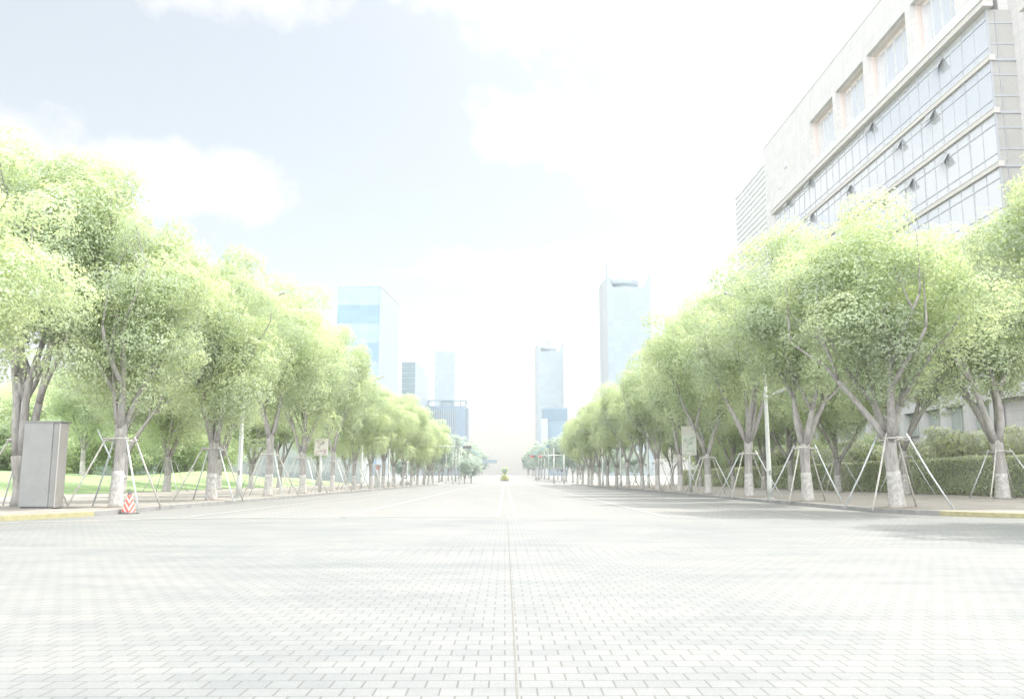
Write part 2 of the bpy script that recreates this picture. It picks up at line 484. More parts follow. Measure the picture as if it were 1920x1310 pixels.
# ------------------------------------------------------------------ trees
rng = np.random.default_rng(7)
def leaf_mesh(name, lumps, per, size, mat, rs, flat=1.0, tint_bias=0., shell=(.8, 1.04)):
    """lumps: list of (x,y,z,r); many small leaf faces over each lump"""
    pos = []; nrm = []; tint = []; siz = []
    for (x, y, z, r) in lumps:
        k = int(per * r * r)
        d = rs.normal(size=(k, 3)); d /= np.linalg.norm(d, axis=1)[:, None]
        drop = (d[:, 2] < -.35) & (rs.random(k) < .55)
        d = d[~drop]; k = len(d)
        # knobbly surface
        ph = rs.random(3) * 6
        kn = 1 + .16 * np.sin(d[:, 0] * 7 + ph[0]) * np.sin(d[:, 1] * 7 + ph[1]) + .12 * np.sin(d[:, 2] * 9 + ph[2])
        rad = r * kn * (shell[0] + (shell[1] - shell[0]) * rs.random(k) ** .6)
        stray = rs.random(k) < .07
        rad = np.where(stray, rad * (1 + .22 * rs.random(k)), rad)
        p = d * rad[:, None]; p[:, 2] *= .82 * flat
        pos.append(p + np.array([x, y, z]))
        n = d + rs.normal(size=(k, 3)) * .34 + np.array([0, 0, .22])
        nrm.append(n / np.linalg.norm(n, axis=1)[:, None])
        lb = rs.normal() * .2
        tint.append(np.clip(.42 + lb + .20 * d[:, 2] + rs.normal(size=k) * .11 + tint_bias, 0, 1))  # lump tops lighter, undersides darker: light painted into the tint, besides random tone
        siz.append(size * (.6 + .8 * rs.random(k)))
    pos = np.concatenate(pos); nrm = np.concatenate(nrm); tint = np.concatenate(tint); siz = np.concatenate(siz)
    k = len(pos)
    a = rs.normal(size=(k, 3)); u = np.cross(nrm, a); u /= np.linalg.norm(u, axis=1)[:, None] + 1e-9
    v = np.cross(nrm, u)
    Lh = siz[:, None] * .5; Wh = siz[:, None] * .29
    droop = nrm * siz[:, None] * .10
    verts = np.stack([pos - u * Lh, pos + v * Wh + droop, pos + u * Lh, pos - v * Wh + droop], 1).reshape(-1, 3)
    me = bpy.data.meshes.new(name)
    me.vertices.add(4 * k); me.vertices.foreach_set('co', verts.astype(np.float32).ravel())
    me.loops.add(4 * k); me.loops.foreach_set('vertex_index', np.arange(4 * k, dtype=np.int32))
    me.polygons.add(k); me.polygons.foreach_set('loop_start', np.arange(0, 4 * k, 4, dtype=np.int32))
    at = me.attributes.new('tint', 'FLOAT', 'FACE'); at.data.foreach_set('value', tint.astype(np.float32))
    me.materials.append(mat); me.update(calc_edges=True)
    return me

def tree_meshes(seed, H=13., Rc=4.5, zb=4.2, fork=3.2, rt=.29, lumps_n=70, per=800, leaf=.132, mat='leaf', open_=0., stems=4, low_fork=None):
    rs = np.random.default_rng(seed); rd = random.Random(seed)
    tb = MB()
    lean = (rd.uniform(-.03, .03), rd.uniform(-.03, .03))
    zf = low_fork or fork
    n = 7; path = []; rad = []
    for i in range(n):
        t = i / (n - 1); z = t * zf
        path.append((lean[0] * z + .03 * math.sin(t * 5 + seed), lean[1] * z + .03 * math.cos(t * 4 + seed), z - .06 * (i == 0)))
        rad.append(rt * (1.22 - .25 * min(1, t * 4) - .08 * t + .12 * max(0, t - .75) / .25))
    tb.tube(path, rad, 12)
    top = Vector(path[-1]); tips = []
    def limb(p, d, length, r0, depth):
        """a curved tapering limb that forks"""
        pts = [Vector(p)]; rr = [r0]; cur = Vector(p); dv = Vector(d).normalized(); seg = 5
        bend = Vector((rd.uniform(-.3, .3), rd.uniform(-.3, .3), rd.uniform(.05, .4)))
        for i in range(seg):
            dv = (dv + bend * .16 + Vector((rd.uniform(-.12, .12), rd.uniform(-.12, .12), rd.uniform(-.05, .1)))).normalized()
            if cur.z > H - 1.9: dv.z = min(dv.z, .05)
            if math.hypot(cur.x, cur.y) > Rc * .72: dv.x *= .2; dv.y *= .2
            if cur.z > H - (2.6 if low_fork else 1.7): break
            cur = cur + dv * length / seg; pts.append(cur.copy()); rr.append(r0 * (1 - .5 * (i + 1) / seg))
        tb.tube(pts, rr, 9 if depth == 0 else 6)
        if depth < 2:
            kk = 3 if depth == 0 else rd.choice((2, 3))
            for j in range(kk):
                a = rd.uniform(0, 6.28); o = Vector((math.cos(a), math.sin(a), rd.uniform(-.1, .35))) * (.62 if depth == 0 else .8)
                q = min(len(pts) - 1, rd.choice((2, 3, 4)) if j else 5)
                limb(pts[q], dv + o, length * rd.uniform(.6, .85), rr[q] * .86, depth + 1)
        else: tips.append(cur.copy())
        tips.append(pts[min(3, len(pts) - 1)].copy() if depth else pts[-1].copy())
    a0 = rd.uniform(0, 6.28)
    for s_ in range(stems):
        a = a0 + s_ * 6.283 / stems + rd.uniform(-.3, .3)
        spread = rd.uniform(.32, .62) if not low_fork else rd.uniform(.12, .26)
        d = Vector((math.cos(a) * spread, math.sin(a) * spread, 1))
        limb(top - Vector((0, 0, .12)) + Vector((math.cos(a), math.sin(a), 0)) * rt * .35, d, (H - zf) * rd.uniform(.36, .46) * (1.1 if low_fork else 1), rt * rd.uniform(.5, .7), 0)
    trunk = tb.mesh('trunk', M['bark'], True)
    wb = MB()
    wp = [Vector(path[i]) for i in range(n)]
    hW = 1.32
    def at(z):
        t = z / zf * (n - 1); i = min(n - 2, int(t)); f = t - i
        return wp[i].lerp(wp[i + 1], f), rad[i] * (1 - f) + rad[i + 1] * f
    zz = [0, .15, .35, .6, .85, 1.1, hW]
    wb.tube([at(z)[0] for z in zz], [at(z)[1] + .014 for z in zz], 14)
    lime = wb.mesh('whitewash', M['lime'], True)
    # crown
    cz = (H + zb) / 2; hz = (H - zb) / 2; lumps = []
    tries = 0
    while len(lumps) < lumps_n and tries < 6000:
        tries += 1
        d = Vector(rs.normal(size=3)).normalized()
        rr = rs.uniform(.5, .93) if rs.random() < .85 else rs.uniform(.1, .5)
        # uneven envelope
        w1 = 1 + .13 * math.sin(3 * math.atan2(d.y, d.x) + seed) + .08 * math.sin(5 * d.z + seed)
        prof = 1.0 if d.z > 0 else 1 - .22 * (-d.z)
        r = rs.uniform(.75, 1.55) * (Rc / 4.4)
        p = Vector((d.x * Rc * prof, d.y * Rc * prof, d.z * hz)) * rr * w1
        if open_ and p.z < -hz * .25 and rs.random() < open_: continue
        lumps.append((p.x, p.y, cz + p.z, r))
    for tpt in tips:
        if zb - .4 < tpt.z < H - .5 and rs.random() < .7: lumps.append((tpt.x, tpt.y, tpt.z + .1, rs.uniform(.5, .85)))
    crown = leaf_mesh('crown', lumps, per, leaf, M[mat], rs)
    return trunk, lime, crown

print('trees...')
TV = {
 'full': [tree_meshes(11, 13, 4.7, 3.5, 3.4), tree_meshes(12, 13, 4.6, 3.8, 3.0, stems=5), tree_meshes(13, 13, 4.8, 3.9, 3.5), tree_meshes(14, 13, 4.6, 3.4, 2.8), tree_meshes(15, 13, 4.9, 3.6, 3.2, stems=3)],
 'open': [tree_meshes(21, 13, 4.7, 4.5, 3.0, open_=.45, lumps_n=62), tree_meshes(22, 13, 4.8, 4.2, 2.7, open_=.4, lumps_n=64), tree_meshes(23, 13, 4.6, 4.6, 3.2, open_=.4, stems=5, lumps_n=60), tree_meshes(24, 13, 4.9, 4.1, 2.6, open_=.3, stems=3, lumps_n=64), tree_meshes(25, 13, 4.7, 4.4, 3.0, open_=.3, lumps_n=64)],
 'tall': [tree_meshes(31, 14.5, 4.0, 6.0, 1.6, rt=.3, stems=5, low_fork=1.9, lumps_n=95)],
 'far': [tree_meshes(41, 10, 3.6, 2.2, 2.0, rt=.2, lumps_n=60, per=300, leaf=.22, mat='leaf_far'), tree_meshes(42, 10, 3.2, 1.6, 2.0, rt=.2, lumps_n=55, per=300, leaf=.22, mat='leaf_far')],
 'park': [tree_meshes(51, 9, 3.8, .9, 1.8, rt=.18, lumps_n=60, per=340, leaf=.2), tree_meshes(52, 10, 3.6, 1.2, 2.0, rt=.18, lumps_n=60, per=340, leaf=.2)],
}
cnt = {}
def tree(kind, x, y, z, h, label, group=None, rz=None, wid=1., white=True, name='street_tree', variant=None):
    vs = TV[kind]; cnt[kind] = cnt.get(kind, 0) + 1
    t, l, c = vs[(cnt[kind] if variant is None else variant) % len(vs)]
    base = {'full': 13, 'open': 13, 'tall': 14.5, 'far': 10, 'park': 9.5}[kind]
    rr = random.Random(int(x * 31 + y * 17))
    r = root(name, (x, y, z), label, 'tree', group, rr.uniform(0, 6.28) if rz is None else rz)
    s = h / base; r.scale = (s * wid, s * wid * rr.uniform(.93, 1.07), s)
    r.rotation_euler.x = R(rr.uniform(-2, 2)); r.rotation_euler.y = R(rr.uniform(-2, 2))
    to = link('trunk', t, r)
    if white: link('whitewash', l, to, scale=(1, 1, 1 / s))
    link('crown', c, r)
    return r

ORD = ['first', 'second', 'third', 'fourth', 'fifth', 'sixth', 'seventh', 'eighth', 'ninth', 'tenth', 'eleventh', 'twelfth', 'thirteenth', 'fourteenth', 'fifteenth', 'sixteenth']
LROW = 'whitewashed street trees along the left kerb'
RROW = 'whitewashed street trees along the right kerb'
def stakes(x, y, label, group, h=2.5, rz=0., mats=('pole_metal', 'pole_wood')):
    r = root('tree_stake_frame', (x, y, .15), label, 'stake frame', group, rz)
    rd = random.Random(int(x * 7 + y * 3))
    for k, (sx, sy) in enumerate(((-1, -1), (1, -1), (1, 1), (-1, 1))):
        mb = MB(); e = rd.uniform(.9, 1.15)
        mb.tube([(sx * 1.35 * e, sy * 1.2 * e, -.05), (sx * (.675 * e + .18), sy * (.6 * e + .18), h * .5), (sx * .36, sy * .36, h + rd.uniform(.05, .25))], .034, 7)
        part('pole', mb, M[mats[0] if k % 2 else mats[1]], r, True)
    for (a, b) in (((-.5, -.40), (.5, -.40)), ((-.5, .40), (.5, .40)), ((-.40, -.5), (-.40, .5)), ((.40, -.5), (.40, .5))):
        mb = MB(); zz = h * (.985 if a[0] == b[0] else 1.01)
        mb.tube([(*a, zz), (*b, zz + rd.uniform(-.04, .04))], .028, 6)
        part('crossbar', mb, M['pole_wood'], r, True)
    return r

lx = [232, 406, 510, 573, 628, 667, 699, 722, 742, 758, 773, 785, 797, 805.5, 814]
lh = [11.8, 12.8, 13.7, 13.7, 13.6, 10.9, 11.6, 12.0, 12.3, 12.6, 12.2, 12.6, 12.4, 12.6, 12]
lfar = ['with the striped cone at its foot', 'just before the tall grey lamp post', 'just past the tall grey lamp post', 'just before the picture sign']
for i, (px, h) in enumerate(zip(lx, lh)):
    Y = 14.5 * 1600 / (947 - px)
    if i < 4: lab = 'leafy green street tree on the left kerb ' + lfar[i]
    elif i == 14: lab = 'last street tree at the far end of the left kerb'
    else: lab = f'street tree on the left kerb, {ORD[i]} after the dark kiosk'
    tree('full', -14.5, Y, .15, h, lab, LROW, wid=[.84, .84, .78, .76, .66, .82][min(i, 5)], variant=i)
    if i < 8:
        stakes(-14.5, Y, 'pale stake frame round the trunk of the ' + (['street tree beside the cone', 'tree before the tall left lamp post', 'tree just past the tall left lamp post', 'left kerb tree before the picture sign'][i] if i < 4 else f'{ORD[i]} left kerb tree after the dark kiosk'), 'stake frames round the left kerb trees')
tree('full', -15.6, 22.6, .15, 9.6, 'tree cut by the left edge of the picture, low leafy crown', LROW, wid=1.05, variant=2)
t1 = tree('tall', -18.6, 33.4, .15, 14.8, 'tall many-stemmed tree rising behind the dark kiosk', None, rz=.4, white=False, name='multi_stem_tree')
stakes(-18.6, 33.4, 'thin stake frame half hidden behind the dark kiosk', 'stake frames round the left kerb trees')
rx_ = [1672, 1507, 1400, 1325, 1272, 1231, 1201.5, 1175, 1153.6, 1137, 1122, 1108, 1102, 1091, 1082]
rh = [10.9, 13.0, 13.4, 14.0, 13.2, 12.6, 12.2, 12.4, 12.2, 12.8, 12.4, 12.6, 12.2, 12.6, 12.2]
rfar = ['nearest the camera, under the glass building', 'second from the camera, before the grey lamp post', 'just past the tall grey lamp post', 'just before the picture sign']
for i, (px, h) in enumerate(zip(rx_, rh)):
    Y = 14.4 * 1600 / (px - 947)
    if i < 4: lab = 'street tree on the right kerb ' + rfar[i]
    elif i == 14: lab = 'last street tree at the far end of the right kerb'
    else: lab = f'street tree on the right kerb, {ORD[i]} from the camera'
    tree('open', 14.4, Y, .15, h, lab, RROW, variant=i, wid=[1.0, .9, .85, .8][min(i, 3)])
    if i < 8:
        stakes(14.4, Y, f'pale stake frame round the {ORD[i]} right kerb tree from the camera', 'stake frames round the right kerb trees')
tree('open', 17.3, 21.5, .15, 11.4, 'tree at the right edge of the picture, only its crown showing', RROW, variant=1)
a_, b_ = P(183, 804, 32.2), P(207, 858, 32.0)
lp = root('loose_pole', b_, 'loose pale pole leaning outward from the stakes of the tree by the cone', 'pole')
mb = MB(); mb.tube([(0, 0, 0), a_ - b_], .03, 7); part('shaft', mb, M['pole_metal'], lp, True)
for side, xs in ((-1, lx), (1, rx_)):
    for px in xs[:10]:
        Y = (14.5 if side < 0 else 14.4) * 1600 / abs(px - 947); X = side * 14.45
        mb = MB(); mb.add([(X - .62, Y - .65, .154), (X + .62, Y - .65, .154), (X + .62, Y + .65, .154), (X - .62, Y + .65, .154)], [(0, 1, 2, 3)])
        struct('tree_pit', mb, M['soil'])
# second rows
L2 = [240, 322, 418, 478, 530, 600, 653]
for i, px in enumerate(L2):
    Y = 28 * 1600 / (947 - px)
    tree('full' if i % 2 else 'open', -28, Y, .15, 12.5, f'tree of the inner left row at the lawn edge, {ORD[i]} from the camera', 'inner row of trees along the lawn', variant=i, wid=1.05)
    if i in (1, 3, 4): stakes(-28, Y, f'thin stake frame round the {ORD[i]} tree at the lawn edge', 'stake frames at the lawn edge')
R2 = [1872, 1691, 1566, 1478, 1428, 1371, 1310, 1257]
for i, px in enumerate(R2):
    Y = 27 * 1600 / (px - 947)
    if i == 0: Y = 46.
    tree('open', (px - 947) / 1600 * Y, Y, .15, 14.8 if i == 0 else 12.5, f'tree of the inner right row before the dark hedge, {ORD[i]} from the camera', 'inner row of trees before the hedge', variant=i + 1, wid=1.0)
    if i in (0, 1, 2): stakes((px - 947) / 1600 * Y, Y, f'stake frame before the dark hedge round its {ORD[i]} tree', 'stake frames before the hedge')
# the whitewashed lawn tree and the park behind it
tree('full', -40.5, 83, lawn_h(-40.5, 83), 11, 'straight whitewashed tree standing alone on the bright lawn', None, name='lawn_tree', variant=1)
PG = 'park trees and bushes behind the left lawn'
rd = random.Random(5)
for i in range(46):
    t = i / 45
    Y = 96 + 70 * rd.random(); X = -44 - 58 * ((i * 7) % 46) / 45 - 4 * rd.random()
    if Y < 1.55 * -X and Y < 110: Y += 25
    h = rd.uniform(10, 14.5)
    tree('park', X, Y, lawn_h(X, Y) - .1 - 1.0, h, 'rounded green park tree in the mass of trees behind the left lawn', PG, white=False, name='park_tree', wid=rd.uniform(1.0, 1.35))
RG = 'leafy trees behind the right hedge'
for i in range(18):
    Y = 84 + i * 5.6 + rd.uniform(-2, 2); X = 34.5 + rd.uniform(0, 3.5)
    if X > 40.5: X = 40
    h = rd.uniform(4.5, 6.5) if Y < 105 else rd.uniform(9, 12)
    tree('park', X + (8 if Y > 155 else 0), Y, .17, h, 'bushy tree growing behind the clipped right hedge', RG, white=False, name='bushy_tree', wid=.95)
# rows continuing beyond the crossing, faded by the haze
for side, nm in ((-1, 'left'), (1, 'right')):
    for i in range(14):
        Y = 216 + i * 15.0 * (1 + i * .08)
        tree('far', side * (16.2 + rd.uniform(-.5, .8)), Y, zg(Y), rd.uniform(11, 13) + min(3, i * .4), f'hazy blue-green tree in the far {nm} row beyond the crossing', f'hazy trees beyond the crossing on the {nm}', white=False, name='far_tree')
    for i in range(9):
        Y = 214 + i * 14; X = side * (24 + rd.uniform(0, 12))
        tree('far', X, Y, zg(Y), rd.uniform(6, 9), f'low hazy tree behind the far {nm} row beyond the crossing', f'low hazy trees beyond the crossing on the {nm}', white=False, name='far_tree', wid=1.2)
for i, px in enumerate((872, 884)):
    Y = 196 + 6 * i
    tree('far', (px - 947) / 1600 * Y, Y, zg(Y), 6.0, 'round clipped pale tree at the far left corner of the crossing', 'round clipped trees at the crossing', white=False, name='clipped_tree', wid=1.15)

# hedge on the right
def hedge(name, x0, x1, y0, y1, h, label, n):
    rs = np.random.default_rng(77 + n)
    k = n; 
    faces = []
    # leaves on the top and the two long sides
    P_ = []; Nn = []
    A = [(h * (y1 - y0)), (x1 - x0) * (y1 - y0), h * (y1 - y0) * .3, h * (x1 - x0)]
    tot = sum(A)
    for idx, a in enumerate(A):
        m = int(k * a / tot); u = rs.random(m); v = rs.random(m); e = rs.normal(size=m) * .05 + .12 * np.sin(u * 60) * np.sin(v * 7)
        if idx == 0: p = np.stack([x0 - e, y0 + (y1 - y0) * u, .15 + h * v], 1); nn = (-1, 0, .2)
        elif idx == 1: p = np.stack([x0 + (x1 - x0) * v, y0 + (y1 - y0) * u, .15 + h + e], 1); nn = (0, 0, 1)
        elif idx == 2: p = np.stack([x1 + e, y0 + (y1 - y0) * u, .15 + h * v], 1); nn = (1, 0, .2)
        else: p = np.stack([x0 + (x1 - x0) * u, y0 - e, .15 + h * v], 1); nn = (0, -1, .2)
        q = np.array(nn) + rs.normal(size=(m, 3)) * .6
        P_.append(p); Nn.append(q / np.linalg.norm(q, axis=1)[:, None])
    pos = np.concatenate(P_); nrm = np.concatenate(Nn); k = len(pos)
    sz = .16 * (.6 + .8 * rs.random(k))
    a = rs.normal(size=(k, 3)); u = np.cross(nrm, a); u /= np.linalg.norm(u, axis=1)[:, None]; v = np.cross(nrm, u)
    vt = np.stack([pos - u * sz[:, None] * .5, pos + v * sz[:, None] * .3, pos + u * sz[:, None] * .5, pos - v * sz[:, None] * .3], 1).reshape(-1, 3)
    me = bpy.data.meshes.new('foliage')
    me.vertices.add(4 * k); me.vertices.foreach_set('co', vt.astype(np.float32).ravel())
    me.loops.add(4 * k); me.loops.foreach_set('vertex_index', np.arange(4 * k, dtype=np.int32))
    me.polygons.add(k); me.polygons.foreach_set('loop_start', np.arange(0, 4 * k, 4, dtype=np.int32))
    at = me.attributes.new('tint', 'FLOAT', 'FACE'); at.data.foreach_set('value', np.clip(rs.random(k) * .8 + .1, 0, 1).astype(np.float32))
    me.materials.append(M['leaf_hedge']); me.update(calc_edges=True)
    r = root(name, (0, 0, 0), label, 'hedge')
    link('foliage', me, r)
    core = MB(); core.box(x0 + .12, x1 - .12, y0 + .1, y1 - .1, .1, .15 + h - .1)
    part('twig_core', core, simple('hedge interior', (.30, .34, .28), 1), r)
    return r
hedge('clipped_hedge', 30.2, 32.2, 42, 150, 2.35, 'long dark clipped hedge behind the right sidewalk', 110000)
# feathery shrubs over the hedge
rd2 = random.Random(9)
def shrub(x, y, z, s, label, group):
    rs = np.random.default_rng(abs(int(x * 10 + y)))
    if 'sh' not in TV:
        TV['sh'] = []
        for q in range(2):
            mb = MB(); lumps = []
            for k in range(9):
                a = rd2.uniform(0, 6.28); l = rd2.uniform(.9, 1.5)
                tip = Vector((math.cos(a) * l * .8, math.sin(a) * l * .8, 1.3 + l * .6))
                mb.tube([(0, 0, 0), tip * .5 + Vector((0, 0, .3)), tip], [.05, .035, .012], 5)
                for t in (.5, .7, .85, 1.0): lumps.append((tip.x * t, tip.y * t, tip.z * (t * .8 + .2), .42))
            TV['sh'].append((mb.mesh('stem', M['bark'], True), leaf_mesh('foliage', lumps, 420, .15, M['leaf_hedge'], np.random.default_rng(q + 5), flat=.55)))
    st, fo = TV['sh'][rd2.randrange(2)]
    r = root('feathery_shrub', (x, y, z), label, 'shrub', group, rd2.uniform(0, 6)); r.scale = (s, s, s)
    link('stem', st, r); link('foliage', fo, r)
for i in range(16):
    shrub(34 + rd2.uniform(0, 1.5), 54 + i * 4.2, .17, rd2.uniform(1.7, 2.2), 'feathery green shrub spreading above the hedge before the white building', 'feathery shrubs above the hedge')
for i in range(7):
    shrub(-46 - i * 3.2, 74 + 2 * (i % 3), lawn_h(-46 - i * 3.2, 75) - .2, .7, 'low dark shrub on the lawn behind the dark kiosk', 'low shrubs on the lawn')

# ------------------------------------------------------------------ street furniture
def kiosk():
    c = G(66, 953, .15)
    r = root('advertising_pillar', (c.x, c.y + .35, .15), 'tall dark grey box-shaped kiosk standing on the left sidewalk corner', 'kiosk', rz=R(-4))
    mb = MB(); mb.box(-.66, .42, -.3, .3, .06, 3.06); o = part('body', mb, M['dark'], r); bevel(o, .012)
    mb = MB(); mb.box(.42, .655, -.27, .27, .06, 3.06); o = part('side_panel', mb, M['dark_side'], r); bevel(o, .01)
    mb = MB(); mb.box(.658, .70, -.3, .22, .03, 3.03); o = part('edge_strip', mb, M['edge'], r); bevel(o, .006)
    mb = MB(); mb.box(-.6, .6, -.25, .25, -.02, .06); part('plinth', mb, M['black'], r)
    mb = MB(); mb.box(-.69, .72, -.33, .33, 3.06, 3.11); o = part('cap', mb, M['dark_side'], r); bevel(o, .006)
kiosk()

def cone():
    c = G(238, 963, 0)
    r = root('traffic_cone', (c.x, c.y + .12, 0.005), 'square red and white striped traffic cone beside the left kerb', 'cone', rz=R(-21.6))
    q = NM('red and white bands', (.8, .1, .05), .5)
    tc = q.n('TexCoord'); sp = q.n('SeparateXYZ'); q.l(tc.outputs['Object'], sp.inputs[0])
    u = q.math('SUBTRACT', sp.outputs['Z'], q.math('MULTIPLY', q.math('SUBTRACT', sp.outputs['Y'], sp.outputs['X']), .85))
    f = q.math('LESS_THAN', q.math('FRACT', q.math('DIVIDE', q.math('ADD', u, 3.03), .17)), .42)
    q.col(q.mix(f, (.56, .14, .11), (.50, .49, .48)))
    mb = MB(); h0, h1, z0, z1 = .17, .055, .05, .64
    mb.add([(-h0, -h0, z0), (h0, -h0, z0), (h0, h0, z0), (-h0, h0, z0), (-h1, -h1, z1), (h1, -h1, z1), (h1, h1, z1), (-h1, h1, z1)],
           [(0, 3, 2, 1), (4, 5, 6, 7), (0, 1, 5, 4), (1, 2, 6, 5), (2, 3, 7, 6), (3, 0, 4, 7)])
    o = part('striped_body', mb, q.m, r); bevel(o, .008)
    mb = MB(); mb.box(-.25, .25, -.25, .25, 0, .05); o = part('base', mb, M['black'], r); bevel(o, .012)
    mb = MB(); mb.add([(-.057, -.057, .60), (.057, -.057, .60), (.057, .057, .60), (-.057, .057, .60), (-.045, -.045, .76), (.045, -.045, .76), (.045, .045, .76), (-.045, .045, .76)],
           [(0, 3, 2, 1), (4, 5, 6, 7), (0, 1, 5, 4), (1, 2, 6, 5), (2, 3, 7, 6), (3, 0, 4, 7)])
    o = part('top', mb, M['black'], r); bevel(o, .006)
    mb = MB(); mb.tube([(-.05, 0, .74), (-.05, 0, .82), (0, 0, .85), (.05, 0, .82), (.05, 0, .74)], .012, 6); part('handle', mb, M['black'], r, True)
cone()

def lamp(x, y, label, group):
    s = 1 if x < 0 else -1       # arm reaches over the road
    r = root('street_lamp', (x, y, .15), label, 'street lamp', group)
    mb = MB(); mb.tube([(0, 0, 0), (0, 0, .9), (0, 0, .92), (0, 0, 10.6)], [.15, .145, .13, .07], 14); part('pole', mb, M['lamp_paint'], r, True)
    mb = MB(); mb.tube([(0, 0, -.02), (0, 0, .06)], .24, 14); part('base_plate', mb, M['lamp_paint'], r)
    mb = MB(); mb.box(-.06, .06, -.152, -.14, 1.25, 1.5); part('hatch', mb, M['dark_side'], r)
    mb = MB(); mb.tube([(0, 0, 10.5), (s * .5, 0, 10.85), (s * 1.0, 0, 11.05)], [.05, .045, .04], 8); part('road_arm', mb, M['lamp_paint'], r, True)
    def head(x0, z0, l, dr, nm):
        mb = MB(); a = dr
        pts = [(x0, z0 - .04), (x0 + a * l * .3, z0 - .08 + .1), (x0 + a * l, z0 + l * .28), (x0 + a * l * 1.0, z0 + l * .28 + .12), (x0 + a * l * .3, z0 + .22), (x0, z0 + .1)]
        n = len(pts)
        vs = [(p, -.17, z) for p, z in pts] + [(p, .17, z) for p, z in pts]
        mb.add(vs, [tuple(range(n))[::-1], tuple(range(n, 2 * n))] + [(i, (i + 1) % n, n + (i + 1) % n, n + i) for i in range(n)])
        h = part(nm, mb, M['lamp_paint'], r); bevel(h, .02)
        mb = MB()
        (p0, q0), (p1, q1) = pts[1], pts[2]
        mb.add([(p0 + a * .06, -.13, q0 - .004), (p1 - a * .06, -.13, q1 - .022), (p1 - a * .06, .13, q1 - .022), (p0 + a * .06, .13, q0 - .004)], [(0, 1, 2, 3)])
        part('lens', mb, M['lamp_glass'], h)
    head(s * .95, 11.0, 1.1, s, 'lamp_head')
    mb = MB(); mb.tube([(0, 0, 5.4), (-s * .6, 0, 5.75)], .035, 7); part('path_arm', mb, M['lamp_paint'], r, True)
    head(-s * .55, 5.7, .75, -s, 'lamp_head')
LG = 'tall pale street lamps between the kerb trees'
lampn = ['nearest', 'second', 'third', 'fourth']
for i, Y in enumerate((46.9, 86.6, 107, 127)):
    for s, nm in ((-1, 'left'), (1, 'right')):
        lamp(s * 14.4, Y, f'{lampn[i]} pale grey lamp post among the {nm} kerb trees', LG)

def poster(x, y, label, mode):
    r = root('picture_sign', (x, y, .15), label, 'sign', 'picture signs on posts beside the road')
    mb = MB(); mb.tube([(0, 0, 0), (0, 0, 2.9)], [.12, .11], 14); part('post', mb, M['lamp_paint'], r, True)
    z0, z1, hw = (2.85, 4.15, .52) if mode == 0 else (2.85, 5.1, .56)
    mb = MB(); mb.box(-hw, hw, -.09, .09, z0, z1); o = part('light_box', mb, simple('light box frame', (.5, .5, .47), .4), r); bevel(o, .02)
    q = NM('printed poster', (.7, .7, .65), .4)
    v = q.n('TexVoronoi'); v.inputs['Scale'].default_value = 3.1 if mode == 0 else 4.2
    q.l(q.coord(), v.inputs['Vector'])
    sp = q.n('SeparateXYZ'); tc = q.n('TexCoord'); q.l(tc.outputs['Object'], sp.inputs[0])
    sh = q.noise(3.5, 3, .5)
    if mode == 0: c = q.ramp(sh, [(.37, (.26, .25, .30)), (.42, (.38, .32, .33)), (.46, (.48, .42, .40)), (.49, (.52, .52, .46))])
    else: c = q.ramp(sh, [(.38, (.30, .38, .34)), (.43, (.42, .43, .39)), (.47, (.45, .50, .45)), (.50, (.5, .53, .49))])
    q.col(c)
    mb = MB(); mb.box(-hw + .06, hw - .06, -.094, -.0905, z0 + .06, z1 - .06 - (0 if mode == 0 else .6)); part('poster', mb, q.m, r)
    if mode: mb = MB(); mb.box(-.13, .13, -.06, .06, 5.1, 5.75); part('top_bracket', mb, M['lamp_paint'], r)
poster(-14.4, 67.4, 'post-mounted sign with a dark and red picture among the left trees', 0)
poster(14.4, 67, 'post-mounted sign with a tall greenish picture among the right trees', 1)

def info_sign():
    r = root('notice_board', (-14.4, 97.5, .15), 'upright grey notice panel with a red ring symbol on the left kerb', 'sign')
    mb = MB(); mb.box(-.33, .33, -.1, .1, 0, 2.65); o = part('panel', mb, simple('grey notice panel', (.42, .43, .42), .5), r); bevel(o, .015)
    mb = MB()
    n = 24; z = 2.25; vs = []; fs = []
    for k in range(n):
        a = k * 2 * math.pi / n
        for rr in (.21, .155): vs.append((rr * math.cos(a), -.104, z + rr * math.sin(a)))
    for k in range(n):
        a = 2 * k; b = 2 * ((k + 1) % n); fs.append((a, b, b + 1, a + 1))
    mb.add(vs, fs); part('red_ring', mb, simple('sign red', (.6, .05, .05), .5), r)
    mb = MB(); mb.box(-.1, .1, -.108, -.1012, 2.2, 2.3); part('symbol', mb, M['dark'], r)
    for k in range(4):
        mb = MB(); mb.box(-.22, .22 - .05 * (k % 2), -.106, -.1012, 1.72 - k * .13, 1.77 - k * .13); part('text_line', mb, M['dark_side'], r)
info_sign()

